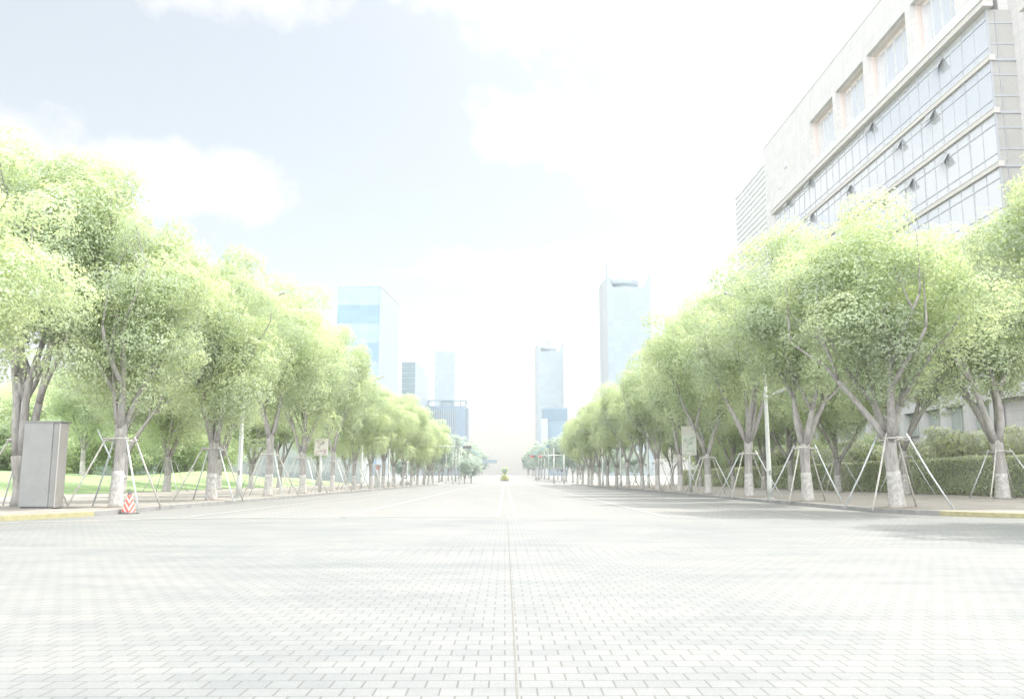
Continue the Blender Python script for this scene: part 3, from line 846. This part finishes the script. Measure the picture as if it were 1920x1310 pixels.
def signal(px0, px1, py, Y, lit, label, side, polex):
    a = P(px0, py, Y); b = P(px1, py, Y)
    r = root('traffic_signal', (polex, Y, zg(Y)), label, 'traffic light')
    z = a.z - zg(Y)
    mb = MB(); mb.tube([(0, 0, 0), (0, 0, z + .5)], [.16, .12], 10); part('mast', mb, M['lamp_paint'], r, True)
    mb = MB(); mb.tube([(0, 0, z + .25), ((b.x if side < 0 else a.x) - polex, 0, z)], [.09, .05], 8); part('arm', mb, M['lamp_paint'], r, True)
    mb = MB(); mb.box(a.x - polex, b.x - polex, -.15, .12, z - .28, z + .28); h = part('housing', mb, simple('signal housing', (.24, .25, .25), .5), r); bevel(h, .04)
    for k in range(3):
        cx = a.x - polex + (b.x - a.x) * (k + .5) / 3
        mb = MB(); mb.tube([(cx, -.151, z), (cx, -.19, z)], .2, 14)
        if lit and k == 0:
            q = NM('lit red lamp', (.8, .05, .05)); q.b.inputs['Emission Color'].default_value = (1, .10, .12, 1); q.b.inputs['Emission Strength'].default_value = .35
            m = q.m
        else: m = M['black']
        part('lens', mb, m, h)
signal(868, 884, 838, 150, False, 'dark horizontal traffic light over the left lanes', -1, -14.0)
signal(995, 1006, 855, 190, True, 'traffic light showing red, left one of the right-hand pair', 1, 13.0)
signal(1011.5, 1023, 855, 192, True, 'traffic light showing red, right one beside the right-hand mast', 1, 10.9)

def gantry():
    Y = 235.; a = P(905, 864.5, Y); b = P(932, 864.5, Y); x0 = -13.5
    r = root('overhead_sign', (x0, Y, zg(Y)), 'grey-blue overhead road sign on an arm beyond the crossing', 'sign')
    z = a.z - zg(Y)
    mb = MB(); mb.tube([(0, 0, 0), (0, 0, z + .8)], [.2, .15], 10); part('mast', mb, M['lamp_paint'], r, True)
    mb = MB(); mb.tube([(0, .1, z + .3), (b.x - x0 - .3, .1, z + .3)], .09, 8); part('arm', mb, M['lamp_paint'], r, True)
    mb = MB(); mb.box(a.x - x0, b.x - x0, -.08, .0, z - .52, z + .52); o = part('panel', mb, simple('sign blue', (.28, .34, .38), .4), r); bevel(o, .02)
gantry()
for px, py0, py1, Y in ((836, 853, 895, 190), (849, 850, 896, 187), (861, 848, 896, 184)):
    c = P(px, py1, Y)
    h = P(px, py0, Y).z - zg(Y)
    r = root('thin_post', (c.x, Y, zg(Y)), 'thin pale post on the far left corner of the crossing', 'post', 'thin pale posts at the far left corner')
    mb = MB(); mb.tube([(0, 0, 0), (0, 0, h)], [.07, .05], 8); part('shaft', mb, M['lamp_paint'], r, True)
    mb = MB(); mb.tube([(0, 0, h), (0, 0, h + .18)], .1, 8); part('cap', mb, M['lamp_paint'], r, True)
for i in range(6):
    for s, nm in ((-1, 'left'), (1, 'right')):
        Y = 222 + i * 26
        r = root('far_street_lamp', (s * 12.6, Y, zg(Y)), f'hazy pale lamp post in the far {nm} row beyond the crossing', 'street lamp', f'lamp posts beyond the crossing on the {nm}')
        mb = MB(); mb.tube([(0, 0, 0), (0, 0, 8.6)], [.12, .08], 8); part('pole', mb, M['lamp_paint'], r, True)
        mb = MB(); mb.tube([(0, 0, 8.5), (-s * 1.2, 0, 9.1)], [.05, .04], 6); part('arm', mb, M['lamp_paint'], r, True)
        mb = MB(); mb.box(min(-s * 1.1, -s * 2.1), max(-s * 1.1, -s * 2.1), -.18, .18, 9.05, 9.2); part('lamp_head', mb, simple('blue lamp shell', (.12, .35, .6), .4), r)

def topiary():
    Y = 236.; x = (946.5 - 947) / 1600 * Y + .0; z = zg(Y)
    r = root('heart_topiary', (x, Y, z), 'heart-shaped clipped topiary with a round blue badge on a tiered yellow-green planter', 'topiary')
    mb = MB(); mb.box(-1.15, 1.15, -1.0, 1.0, 0, .3); part('planter_base', mb, M['dark_side'], r)
    for nm, hw, z0, z1, n in (('lower_tier', 1.08, .3, .95, 5000), ('upper_tier', .72, .95, 1.45, 3000)):
        rs = np.random.default_rng(3); lumps = [(hx * hw * .66, hy * hw * .66, (z0 + z1) / 2, (z1 - z0) * .62 + .1) for hx in (-1, -.33, .33, 1) for hy in (-1, 0, 1)]
        link(nm, leaf_mesh(nm, lumps, 900, .13, leaf_mat('yellow-green hedge leaves', (.38, .40, .22), (.50, .53, .26), (.58, .6, .32), .3), rs), r)
    lumps = []
    for k in range(40):
        t = k / 40 * 2 * math.pi
        hx = 16 * math.sin(t) ** 3 / 17; hz = (13 * math.cos(t) - 5 * math.cos(2 * t) - 2 * math.cos(3 * t) - math.cos(4 * t)) / 17
        for f in (.9, .55, .2): lumps.append((hx * 1.05 * f, 0, 2.75 + hz * 1.15 * f, .28))
    link('heart', leaf_mesh('heart', lumps, 500, .13, M['leaf'], np.random.default_rng(4)), r)
    mb = MB(); mb.tube([(0, -.33, 2.95), (0, -.42, 2.95)], .27, 20); part('round_badge', mb, simple('badge blue', (.3, .38, .55), .4), r)
    mb = MB(); mb.box(-.22, .22, -.432, -.421, 2.91, 2.99); part('badge_mark', mb, M['paint'], r)
topiary()

def car(x, y, z, rz, col, label):
    r = root('car', (x, y, z), label, 'car', rz=rz)
    prof = [(-2.2, .35), (-2.25, .75), (-2.05, .95), (-1.35, 1.0), (-.75, 1.42), (.55, 1.45), (1.25, 1.0), (2.05, .85), (2.25, .6), (2.2, .3)]
    mb = MB(); n = len(prof)
    ws = [.86 if z_ < 1.1 else .66 for _, z_ in prof]
    vs = [(-w_, yy, zz) for (yy, zz), w_ in zip(prof, ws)] + [(w_, yy, zz) for (yy, zz), w_ in zip(prof, ws)]
    mb.add(vs, [tuple(range(n)), tuple(range(n, 2 * n))[::-1]] + [(i, n + i, n + (i + 1) % n, (i + 1) % n) for i in range(n)])
    b = part('body', mb, simple('car paint', col, .25, 0, .6, .02), r); bevel(b, .05, 3)
    for sy, a, c in ((1, (-1.33, 1.03), (-.80, 1.39)), (-1, (1.22, 1.03), (.6, 1.42))):
        mb = MB(); o = -.015 if sy > 0 else .015
        mb.add([(-.72, a[0] + o, a[1] + .01), (.72, a[0] + o, a[1] + .01), (.6, c[0] + o, c[1] + .01), (-.6, c[0] + o, c[1] + .01)], [(0, 1, 2, 3) if sy > 0 else (3, 2, 1, 0)])
        part('windscreen', mb, simple('car glass', (.03, .035, .04), .1), r)
    for sx in (-1, 1):
        for sy in (-1.35, 1.4):
            mb = MB(); mb.tube([(sx * .72, sy, .32), (sx * .9, sy, .32)], .32, 16); wh = part('wheel', mb, M['black'], r)
            mb = MB(); mb.tube([(sx * .89, sy, .32), (sx * .915, sy, .32)], .19, 12); part('rim', mb, M['edge'], wh)
        mb = MB(); mb.box(sx * .62 - .14, sx * .62 + .14, -2.27, -2.2, .62, .76); part('tail_light', mb, simple('tail lamp red', (.5, .03, .03), .3), r)
for k, px in enumerate((1004.7, 1009.5)):
    Yc = 245
    r = root('kerb_bin', ((px - 947) / 1600 * Yc, Yc, zg(Yc)), ('left' if k == 0 else 'right') + ' one of two small dark bins on the road edge beyond the crossing', 'bin', 'pair of small dark bins beyond the crossing')
    mb = MB(); mb.box(-.24, .24, -.24, .24, 0, .72); o = part('body', mb, M['dark'], r); bevel(o, .05)
    mb = MB(); mb.box(-.28, .28, -.28, .28, .72, .8); o = part('lid', mb, M['black'], r); bevel(o, .02)
car((749 - 947) / 1600 * 150, 150, .16, R(60), (.75, .76, .78), 'white car parked behind the far left street trees')
car((292 - 947) / 1600 * 165, 165, lawn_h(-70, 165) - .9, R(85), (.7, .75, .8), 'pale car passing behind the left lawn')

# ------------------------------------------------------------------ low buildings of the park side
def low_building(x0, x1, y, d, h, z, label, col, name='low_building'):
    r = root(name, ((x0 + x1) / 2, y, z), label, 'building')
    w_ = (x1 - x0) / 2
    mb = MB(); mb.box(-w_, w_, 0, d, 0, h); part('wall', mb, simple('grey render', col, .8, var=.06), r)
    mb = MB(); mb.box(-w_ - .3, w_ + .3, -.3, d + .3, h, h + .35); part('roof', mb, simple('roof grey', (.2, .22, .24), .8), r)
    n = max(2, int(w_ * 2 / 5)); k = 0
    for j in range(int(h // 3.2)):
        for i in range(n):
            x = -w_ + (i + .5) * 2 * w_ / n
            mb = MB(); mb.box(x - 1.7, x + 1.7, -.03, .05, 1.0 + j * 3.2, 2.5 + j * 3.2)
            part('window', mb, simple('window glass', (.30, .34, .36), .15), r) if k == 0 else None
            if k == 0: wme = C.objects[-1].data if False else bpy.data.objects[r.children[-1].name].data; x_0, j_0 = x, j; k = 1
            else: link('window', wme, r, loc=(x - x_0, 0, (j - j_0) * 3.2))
low_building(-64, -30, 182, 14, 10.5, .0, 'grey banded low building seen between the left tree trunks', (.36, .39, .40))
low_building(-130, -70, 172, 8, 4.6, .6, 'long low bluish building behind the park trees on the left', (.26, .32, .38), 'long_building')

# ------------------------------------------------------------------ towers
def face_tower(name, xl, xr, ytop, Y, xb, ybt, label, bands, mats, side_mat, cap=None, extra=None):
    """box tower: front face between pixels xl..xr, side face going back to pixel xb"""
    a = P(xl, ytop, Y); b = P(xr, ytop, Y); H = a.z
    hb = H - 1.2
    Yb = Y * (897 - ytop) / (897 - ybt)
    c = P(xb, ybt, Yb)
    r = root(name, ((a.x + b.x) / 2, Y, 0), label, 'building')
    ox = (a.x + b.x) / 2
    A = (a.x - ox, 0.); B = (b.x - ox, 0.); Cc = (c.x - ox, Yb - Y); D = (A[0] + Cc[0] - B[0], Yb - Y)
    return r, A, B, Cc, D, H
glass_lt = tower_glass('pale blue glass', (.235, .315, .345), (.19, .275, .315), 2.95, 5.0)
glass_bl = tower_glass('blue glass', (.16, .255, .34), (.145, .24, .325), 2.95, 5.0)
side_lt = tower_glass('pale side cladding', (.33, .36, .39), (.26, .30, .35), 3.1, 900., .4, .05, .07)
def banded_tower():
    Y = 440.
    r, A, B, Cc, D, H = face_tower('banded_glass_tower', 634, 713.5, 535, Y, 754, 576, 'tall left tower with light and deep blue glass bands', None, None, None)
    bh = (P(700, 535, Y).z - P(700, 570, Y).z)
    z = H - .5; k = 0
    mb = MB(); mb.prism([(A[0] + .3, .3), (B[0] - .3, .3), (Cc[0] - .3, Cc[1] - .3), (D[0] + .3, D[1] - .3)], -2, H - .5); part('core', mb, side_lt, r)
    while z > 0:
        z0 = max(-2, z - bh)
        mb = MB(); mb.prism([(A[0], -.2), (B[0] - .25, -.2), (B[0] - .25, .25), (A[0], .25)], z0, z)
        part('glass_band', mb, glass_bl if k % 2 else glass_lt, r); z = z0; k += 1
        if z0 <= -2: break
    mb = MB(); mb.prism([(B[0] - .2, -.2), (B[0] + .1, -.2), (Cc[0] + .1, Cc[1]), (Cc[0] - .3, Cc[1])], -2, H - .02); part('side_wall', mb, side_lt, r)
    mb = MB(); mb.prism([(A[0] - .2, -.4), (B[0] + .3, -.4), (Cc[0] + .3, Cc[1]), (D[0] - .3, D[1])], H - .45, H + .1); part('roof', mb, simple('pale roof edge', (.40, .43, .45), .6), r)
banded_tower()
def mid_tower():
    Y = 560.
    r, A, B, Cc, D, H = face_tower('glass_office_block', 754, 779, 679, Y, 796, 691, 'mid-height pale blue office block beside the banded tower', None, None, None)
    z = H; k = 0
    mb = MB(); mb.prism([(A[0] + .3, .3), (B[0], .3), Cc, D], -2, H - .5); part('core', mb, side_lt, r)
    while z > 10:
        mb = MB(); mb.prism([(A[0], -.2), (B[0], -.2), (B[0], .3), (A[0], .3)], z - 3.0, z); part('glass_band', mb, glass_lt, r)
        mb = MB(); mb.prism([(A[0], -.1), (B[0], -.1), (B[0], .3), (A[0], .3)], z - 3.6, z - 3.0); part('floor_line', mb, simple('floor line', (.22, .29, .33), .5), r)
        z -= 3.6
    a = P(796, 699, Y * 1.06); b = P(806.5, 708, Y * 1.12)
    ox = r.location.x
    mb = MB(); mb.prism([(a.x - ox, Y * .06), (b.x - ox, Y * .10), (b.x - ox, Y * .16), (a.x - ox - 3, Y * .16)], -2, a.z); part('rear_wing', mb, side_lt, r)
mid_tower()
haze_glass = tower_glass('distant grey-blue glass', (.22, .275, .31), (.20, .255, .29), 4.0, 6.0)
def slim_tower():
    Y = 900.
    a = P(816, 659, Y); b = P(852, 659, Y); H = a.z; w_ = (b.x - a.x) / 2
    r = root('slim_tower', ((a.x + b.x) / 2, Y, 0), 'slim distant tower with two short corner spikes, left of the road', 'building')
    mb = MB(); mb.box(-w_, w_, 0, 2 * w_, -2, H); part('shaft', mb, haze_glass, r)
    for s in (-1, 1):
        mb = MB(); mb.box(s * w_ - (1 if s > 0 else 0), s * w_ + (1 if s < 0 else 0), 0.2, 3, H, H + 2.4); part('corner_spike', mb, haze_glass, r)
    mb = MB(); mb.box(-w_ * .8, -w_ * .1, 3, 12, H, H + 1.0); part('roof_plant', mb, haze_glass, r)
slim_tower()
def frame_block():
    Y = 600.
    a = P(802, 750, Y); b = P(874, 750, Y); zt = a.z; zr = P(802, 761, Y).z; ox = (a.x + b.x) / 2; w_ = (b.x - a.x) / 2
    r = root('ribbed_block', (ox, Y, 0), 'wide blue block with vertical ribs and an open roof frame', 'building')
    mb = MB(); mb.box(-w_ + .2, w_ - .2, .3, 26, -2, zr); part('body', mb, simple('blue glass wall', (.18, .25, .32), .25, .3, .6, .04, .2), r)
    for k in range(15):
        x = -w_ + 2 + k * (2 * w_ - 8) / 15
        mb = MB(); mb.box(x, x + .5, -.3, .3, -2, zr - 2.2); part('rib', mb, simple('pale rib', (.32, .37, .4), .5), r)
    mb = MB()
    mb.box(-w_, w_, 0, .4, zt - .6, zt)
    for x in (-w_, w_ - .6, w_ - 4.2, -w_ + 9, w_ - 10): mb.box(x, x + .6, 0, .4, zr, zt - .6)
    for x in (-w_, w_ - .4): mb.box(x, x + .4, .4, 26, zt - .6, zt)
    part('roof_frame', mb, simple('frame grey', (.16, .24, .3), .5), r)
    mb = MB(); mb.box(-w_ * .3, w_ * .35, 3, 16, zr, zt - .2); part('roof_house', mb, haze_glass, r)
    c = P(879, 762, Y + 10)
    mb = MB(); mb.box(w_ - .2, c.x - ox, 4, 24, -2, zr - 1); part('side_wing', mb, side_lt, r)
frame_block()
def crown_tower(nm, xm0, x0, x1, ymast, yroof, drum, Y, label, spire=None, crane=False):
    a = P(x0, yroof, Y); b = P(x1, yroof, Y); H = a.z; zt = P(x0, ymast, Y).z; ox = (a.x + b.x) / 2; w_ = (b.x - a.x) / 2
    r = root(nm, (ox, Y, 0), label, 'building')
    mb = MB(); mb.box(-w_, w_, 0, 2 * w_, -2, H)
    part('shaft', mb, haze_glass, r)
    c = P(xm0, yroof + 8, Y + 2 * w_ * .3)
    mb = MB(); mb.prism([(-w_ - .05, .0), (-w_ - .05, 2 * w_ - 1), (c.x - ox, 2 * w_ - 2), (c.x - ox, w_ * .4)], -2, H + (zt - H) * .55); part('side_bay', mb, simple('pale side bay', (.34, .37, .40), .5), r)
    for s in (-1, 1):
        mb = MB(); f = w_ * .28
        mb.add([(s * w_, 0, H), (s * w_, 0, zt), (s * (w_ - f), 0, H), (s * w_, 1.2, H), (s * w_, 1.2, zt), (s * (w_ - f), 1.2, H)], [(0, 1, 2), (3, 5, 4), (0, 3, 4, 1), (1, 4, 5, 2), (0, 2, 5, 3)])
        part('corner_fin', mb, haze_glass, r)
    mb = MB(); mb.box(-w_ + .4, w_ - .4, .3, .6, zt - .5, zt - .15); part('top_beam', mb, haze_glass, r)
    d0 = P(drum[0], drum[2], Y); d1 = P(drum[1], drum[2], Y); cx = (d0.x + d1.x) / 2 - ox; rr = (d1.x - d0.x) / 2
    hh = d0.z - H; mb = MB()
    mb.tube([(cx, w_, H), (cx, w_, H + hh * .25), (cx, w_, H + hh * .45), (cx, w_, H + hh * .75), (cx, w_, H + hh)], [rr * .82, rr * .86, rr, rr, rr * .86], 24); part('roof_drum', mb, haze_glass, r)
    if spire: 
        sp = P(spire[0], spire[1], Y); mb = MB(); mb.tube([(-w_, 1, H), (-w_, 1, sp.z)], [.7, .25], 6); part('spire', mb, haze_glass, r)
    if crane:
        mb = MB(); mb.tube([(cx, w_, H + hh), (cx, w_, zt + 1)], .9, 6); mb.tube([(cx - 10, w_, zt + 3.6), (cx + 6, w_, zt + .2)], .5, 5); part('roof_crane', mb, haze_glass, r)
crown_tower('crowned_tower', 1004, 1007.5, 1056, 638.5, 658, (1014, 1044, 646.5), 880., 'distant right tower with a roof drum and small crane on top', crane=True)
crown_tower('spired_tower', 1129, 1138, 1219, 511, 538, (1142, 1203, 515), 640., 'tallest right tower with corner fins, roof drum and thin spire', spire=(1136, 487))
def small_right():
    Y = 560.; a = P(1018, 764, Y); b = P(1064, 764, Y); ox = a.x
    r = root('blue_block', (a.x, Y, 0), 'lower blue block in front of the crowned tower', 'building')
    mb = MB(); mb.box(0, b.x - ox, 0, 20, -2, a.z); part('body', mb, simple('hazy blue wall', (.18, .26, .34), .3, .2, .5, .04, .2), r)
    mb = MB(); mb.box(0.2, b.x - ox - .2, -.3, .1, a.z - 8.5, a.z - 1.2); part('dark_band', mb, simple('dark band', (.16, .23, .30), .4), r)
    mb = MB(); mb.box(-1.6, 3.0, -4, -.4, -2, P(1017, 785, Y).z); part('white_podium', mb, simple('white podium', (.38, .40, .42), .6), r)
    mb = MB(); mb.box(5.5 + 1.6, 9 + 1.6, 4, 10, a.z, a.z + 2.4); part('roof_house', mb, haze_glass, r)
small_right()

# ------------------------------------------------------------------ the big building on the right
def big_building():
    XB = 42.0; YN, YF, YL = 69.0, 132.0, 150.5
    r = root('office_building', (XB, YN, 0), 'big glass and stone office building rising above the right trees', 'building')
    # local frame: x to the right (into the building), y away from the camera along the street
    def stone_mat():
        q = NM('pale stone panels', rough=.65, spec=.3)
        bt = q.n('TexBrick'); bt.offset = .0; bt.inputs['Scale'].default_value = 1
        bt.inputs['Brick Width'].default_value = 1.45; bt.inputs['Row Height'].default_value = .85; bt.inputs['Mortar Size'].default_value = .022
        bt.inputs['Color1'].default_value = (.585, .58, .59, 1); bt.inputs['Color2'].default_value = (.555, .55, .56, 1); bt.inputs['Mortar'].default_value = (.45, .445, .44, 1)
        tc = q.n('TexCoord'); sp = q.n('SeparateXYZ'); cb = q.n('CombineXYZ'); q.l(tc.outputs['Object'], sp.inputs[0])
        q.l(q.math('ADD', sp.outputs['X'], sp.outputs['Y']), cb.inputs[0]); q.l(sp.outputs['Z'], cb.inputs[1]); q.l(cb.outputs[0], bt.inputs['Vector'])
        a = q.noise(.6, 5)
        q.col(q.mix(1., bt.outputs['Color'], q.ramp(a, [(.3, (.92, .92, .92)), (.7, (1.05, 1.05, 1.05))]), 'MULTIPLY'))
        return q.m
    stone = stone_mat()
    gl = NM('reflecting office glass', (.74, .76, .80), .06, .6, .8)
    nzv = gl.noise(.35, 2); gl.bump(nzv, .05, .05); gl = gl.m
    mull = simple('grey mullion', (.40, .42, .46), .5, var=.05)
    spand = simple('brown-grey spandrel', (.55, .53, .52), .5, var=.06)
    wht = simple('white cladding', (.56, .57, .58), .6, var=.04)
    redb = simple('reddish reveal', (.66, .60, .58), .7, var=.06)
    zc = P(1846, 18, YN).z
    zf = [zc, P(1851, 108, YN).z, P(1860, 211, YN).z, P(1869, 313, YN).z]
    st = (zf[0] - zf[3]) / 3
    zf = [zc - i * st for i in range(6)]         # cornice, then each floor band
    zb = zf[-1]
    yg = 58.5                                     # far end of the glazing
    # body behind everything
    mb = MB(); mb.box(.6, 26, 0.4, YF - YN - .2, 0, zc); mb.box(1.32, 26, 0.4, YF - YN - .2, zc + .002, zc + 12); part('body', mb, stone, r)
    # glazing
    nb = 14; bw = yg / nb; bh = .5
    gw = MB(); gw.box(0, .08, 0.06, bw - .06, bh + .02, st - .03)
    gme = gw.mesh('window', gl)
    fr = MB()
    fr.box(-.06, .1, -.06, .06, bh, st)
    fr.box(-.035, .1, bw / 2 - .03, bw / 2 + .03, bh, st)
    fr.box(-.045, .1, .06, bw / 2 - .03, st - .95, st - .88); fr.box(-.045, .1, bw / 2 + .03, bw - .06, st - .95, st - .88)
    fr.box(-.045, .1, .06, bw / 2 - .03, bh + .75, bh + .82); fr.box(-.045, .1, bw / 2 + .03, bw - .06, bh + .75, bh + .82)
    fme = fr.mesh('frame', mull)
    for j in range(1, 6):
        for i in range(nb):
            wdw = link('window', gme, r, loc=(0, i * bw, zf[j] - bh * .0))
            link('frame', fme, wdw)
        mb = MB(); mb.box(-.22, .3, -.22, yg, zf[j], zf[j] + bh); o = part('spandrel', mb, spand, r)
        mb = MB(); mb.box(-.26, -.222, -.26, yg, zf[j] + bh - .1, zf[j] + bh); part('sill', mb, wht, r)
    # cornice lines
    mb = MB(); mb.box(-.6, .3, -.6, yg + .5, zc, zc + .55); part('cornice', mb, spand, r)
    mb = MB(); mb.box(-.7, .3, -.7, yg + .6, zc + .553, zc + .8); part('coping', mb, wht, r)
    mb = MB(); mb.box(-.3, .3, -.3, yg + .5, zc + .803, zc + 1.0); part('cornice', mb, spand, r)
    # stone beyond the glazing
    mb = MB(); mb.box(0, .5, yg + .02, YF - YN, 0, zc + 1.0); part('end_wall', mb, stone, r)
    # upper storey: solid far part, then recessed bays
    zt = P(1428, 280, YF).z; z0 = zc + 1.003
    recs = [(73.8, 82.0), (83.2, 92.8), (93.9, 102.2), (103.3, 111.6)]
    zr0, zr1 = z0 + 1.2, zt - 4.3
    mb = MB(); mb.box(0, .5, 111.6 - YN, YF - YN, z0, zt); part('upper_wall', mb, stone, r)
    mb = MB(); mb.box(0, .5, -.0, 111.6 - YN, zr1, zt); part('upper_wall', mb, stone, r)
    mb = MB(); mb.box(0, .5, -.0, 111.6 - YN, z0, zr0); part('parapet', mb, wht, r)
    piers = [(69, 73.8)] + [(recs[i][1], recs[i + 1][0]) for i in range(3)]
    for a, b in piers:
        mb = MB(); mb.box(0, 1.1, a - YN, b - YN, zr0, zr1); part('pier', mb, stone, r)
    up = MB()
    for a, b in recs:
        mb = MB(); mb.box(1.1, 1.3, a - YN, b - YN, zr0, zr1); part('recess_wall', mb, redb, r)
        mb = MB(); mb.box(.5, 1.1, b - YN - .15, b - YN - .003, zr0, zr1); part('reveal', mb, redb, r)
        mb = MB(); mb.box(.5, 1.1, a - YN + .01, b - YN - .16, zr1 - .12, zr1 - .003); part('soffit', mb, redb, r)
        n = 4; wv = (b - a - 1.2) / n
        for k in range(n):
            mb = MB(); mb.box(1.02, 1.10, a - YN + .6 + k * wv + .07, a - YN + .6 + (k + 1) * wv - .07, zr0 + .9, zr1 - .7); wo = part('upper_window', mb, gl, r)
            mb = MB(); mb.box(.95, 1.10, a - YN + .6 + (k + 1) * wv - .07, a - YN + .6 + (k + 1) * wv + .06, zr0 + .6, zr1 - .4); part('mullion', mb, wht, wo)
    mb = MB(); mb.box(-.06, 26, -.0, YF - YN + .06, zt, zt + .3); part('roof_edge', mb, wht, r)
    for yy, zz in ((121.5, zc + 5.6), (124.5, zc + 3.4)):
        mb = MB(); mb.box(-.04, .05, yy - YN, yy - YN + .9, zz, zz + 1.6); wo = part('small_window', mb, gl, r)
        mb = MB(); mb.box(-.08, -.03, yy - YN - .1, yy - YN + 1, zz - .12, zz); part('sill', mb, wht, wo)
    # opened sashes
    for px, py in ((1762, 125), (1746, 222), (1772, 303), (1687, 275), (1707, 348), (1633, 242), (1478, 382), (1518, 345), (1521, 410), (1592, 358), (1655, 385)):
        d = ray(px, py); t = XB / d.x; q = Vector((0, 0, 1.2)) + d * t
        sw, sh = 1.5, 1.1
        mb = MB(); mb.add([(-.05, -sw / 2, sh / 2), (-.05, sw / 2, sh / 2), (-.62, sw / 2, -sh / 2 + .1), (-.62, -sw / 2, -sh / 2 + .1),
                           (-.10, -sw / 2, sh / 2 + .03), (-.10, sw / 2, sh / 2 + .03), (-.67, sw / 2, -sh / 2 + .13), (-.67, -sw / 2, -sh / 2 + .13)],
                          [(0, 1, 2, 3), (4, 7, 6, 5), (0, 4, 5, 1), (1, 5, 6, 2), (2, 6, 7, 3), (3, 7, 4, 0)])
        part('open_sash', mb, simple('tilted sash', (.46, .48, .5), .3, .2), r, loc=(0, q.y - YN, q.z))
    # lower storeys: white piers, window strips between
    lz = [0, zb * .26, zb * .52, zb * .76, zb]
    zb_ = zb - .02
    np_ = 21; pw = 2.0; y_a, y_b = -26., YF - YN
    for k in range(np_ + 1):
        y = y_a + (y_b - y_a) * k / np_
        if y >= -.5: mb = MB(); mb.box(-.35, .5, y - .35, y + .35, 0, zb_ - .3); part('white_pier', mb, wht, r)
    for j in range(4):
        mb = MB(); mb.box(-.12, .5, 0, y_b - .36, lz[j + 1] - 1.35, lz[j + 1] - .05); part('white_band', mb, wht, r)
    ye = []
    for j in range(4):
        for k in range(np_):
            y = y_a + (y_b - y_a) * k / np_; y2 = y_a + (y_b - y_a) * (k + 1) / np_
            if y < -.5: continue
            if y2 > 50: continue
            mb = MB(); mb.box(.42, .55, y + .3, y2 - .3, lz[j] + .9, lz[j + 1] - 1.3)
            wo = part('lower_window', mb, M.setdefault('lowglass', simple('greenish glass', (.42, .48, .46), .12, .2, .6, .1, .3)), r)
            mb = MB(); mb.box(.36, .43, (y + y2) / 2 - .05, (y + y2) / 2 + .05, lz[j] + .9, lz[j + 1] - 1.3); part('mullion', mb, wht, wo)
    # near return: dark glass facing the camera, then a stone wing coming forward
    mb = MB(); mb.box(.1, 2.2, 0.0, .38, zb, zc - .02); part('return_glazing', mb, simple('dark return glass', (.42, .42, .415), .15, .1, .6, .05), r)
    for j in range(1, 6):
        mb = MB(); mb.box(-.02, 2.2, -.1, .0, zf[j] - .02, zf[j] + .22); part('return_sill', mb, mull, r)
        mb = MB(); mb.box(.1, 2.2, -.05, -.002, zf[j] + st * .32, zf[j] + st * .35); part('return_transom', mb, mull, r)
        mb = MB(); mb.box(.1, 2.2, -.05, -.002, zf[j] + st * .72, zf[j] + st * .75); part('return_transom', mb, mull, r)
    mb = MB(); mb.box(.68, .74, -.08, -.052, zb, zc); part('return_mullion', mb, mull, r)
    mb = MB(); mb.box(2.2, 26, -26, .39, 0, zc + 12); part('near_wing', mb, stone, r)
    for j in range(0, 9):
        for k in range(3):
            z_ = zc - 2.5 - j * st + 4
            if z_ < 2: continue
            y_ = -4.6 - k * 7
            mb = MB(); mb.box(2.1, 2.19, y_, y_ + 2.6, z_, z_ + 2.0); wo = part('wing_window', mb, M['lowglass'], r)
            mb = MB(); mb.box(1.7, 2.19, y_ - .2, y_ + 2.8, z_ + 2.003, z_ + 2.2); part('hood', mb, spand, wo)
    # louvred far wing
    zl = P(1373, 375, YL).z
    mb = MB(); mb.box(.3, 24, YF - YN + .1, YL - YN, 0, zl); part('louvre_wing', mb, simple('louvre backing', (.6, .61, .63), .6), r)
    mb = MB(); z = 8.
    while z < zl: mb.box(.2, .3, YF - YN + .1, YL - YN, z, z + .42); z += .95
    part('louvres', mb, wht, r)
big_building()

# ------------------------------------------------------------------ haze
mb = MB(); mb.box(-1300, 1300, -60, 1500, -1.1, 230)
hz = bpy.data.materials.new('haze'); hz.use_nodes = True
t = hz.node_tree; t.nodes.clear()
pv = t.nodes.new('ShaderNodeVolumePrincipled'); pv.inputs['Color'].default_value = (.57, .60, .635, 1)
pv.inputs['Density'].default_value = .0004; pv.inputs['Anisotropy'].default_value = .3
mo = t.nodes.new('ShaderNodeOutputMaterial'); t.links.new(pv.outputs[0], mo.inputs['Volume'])
h = part('haze', mb, hz); h['kind'] = 'stuff'
print('done')
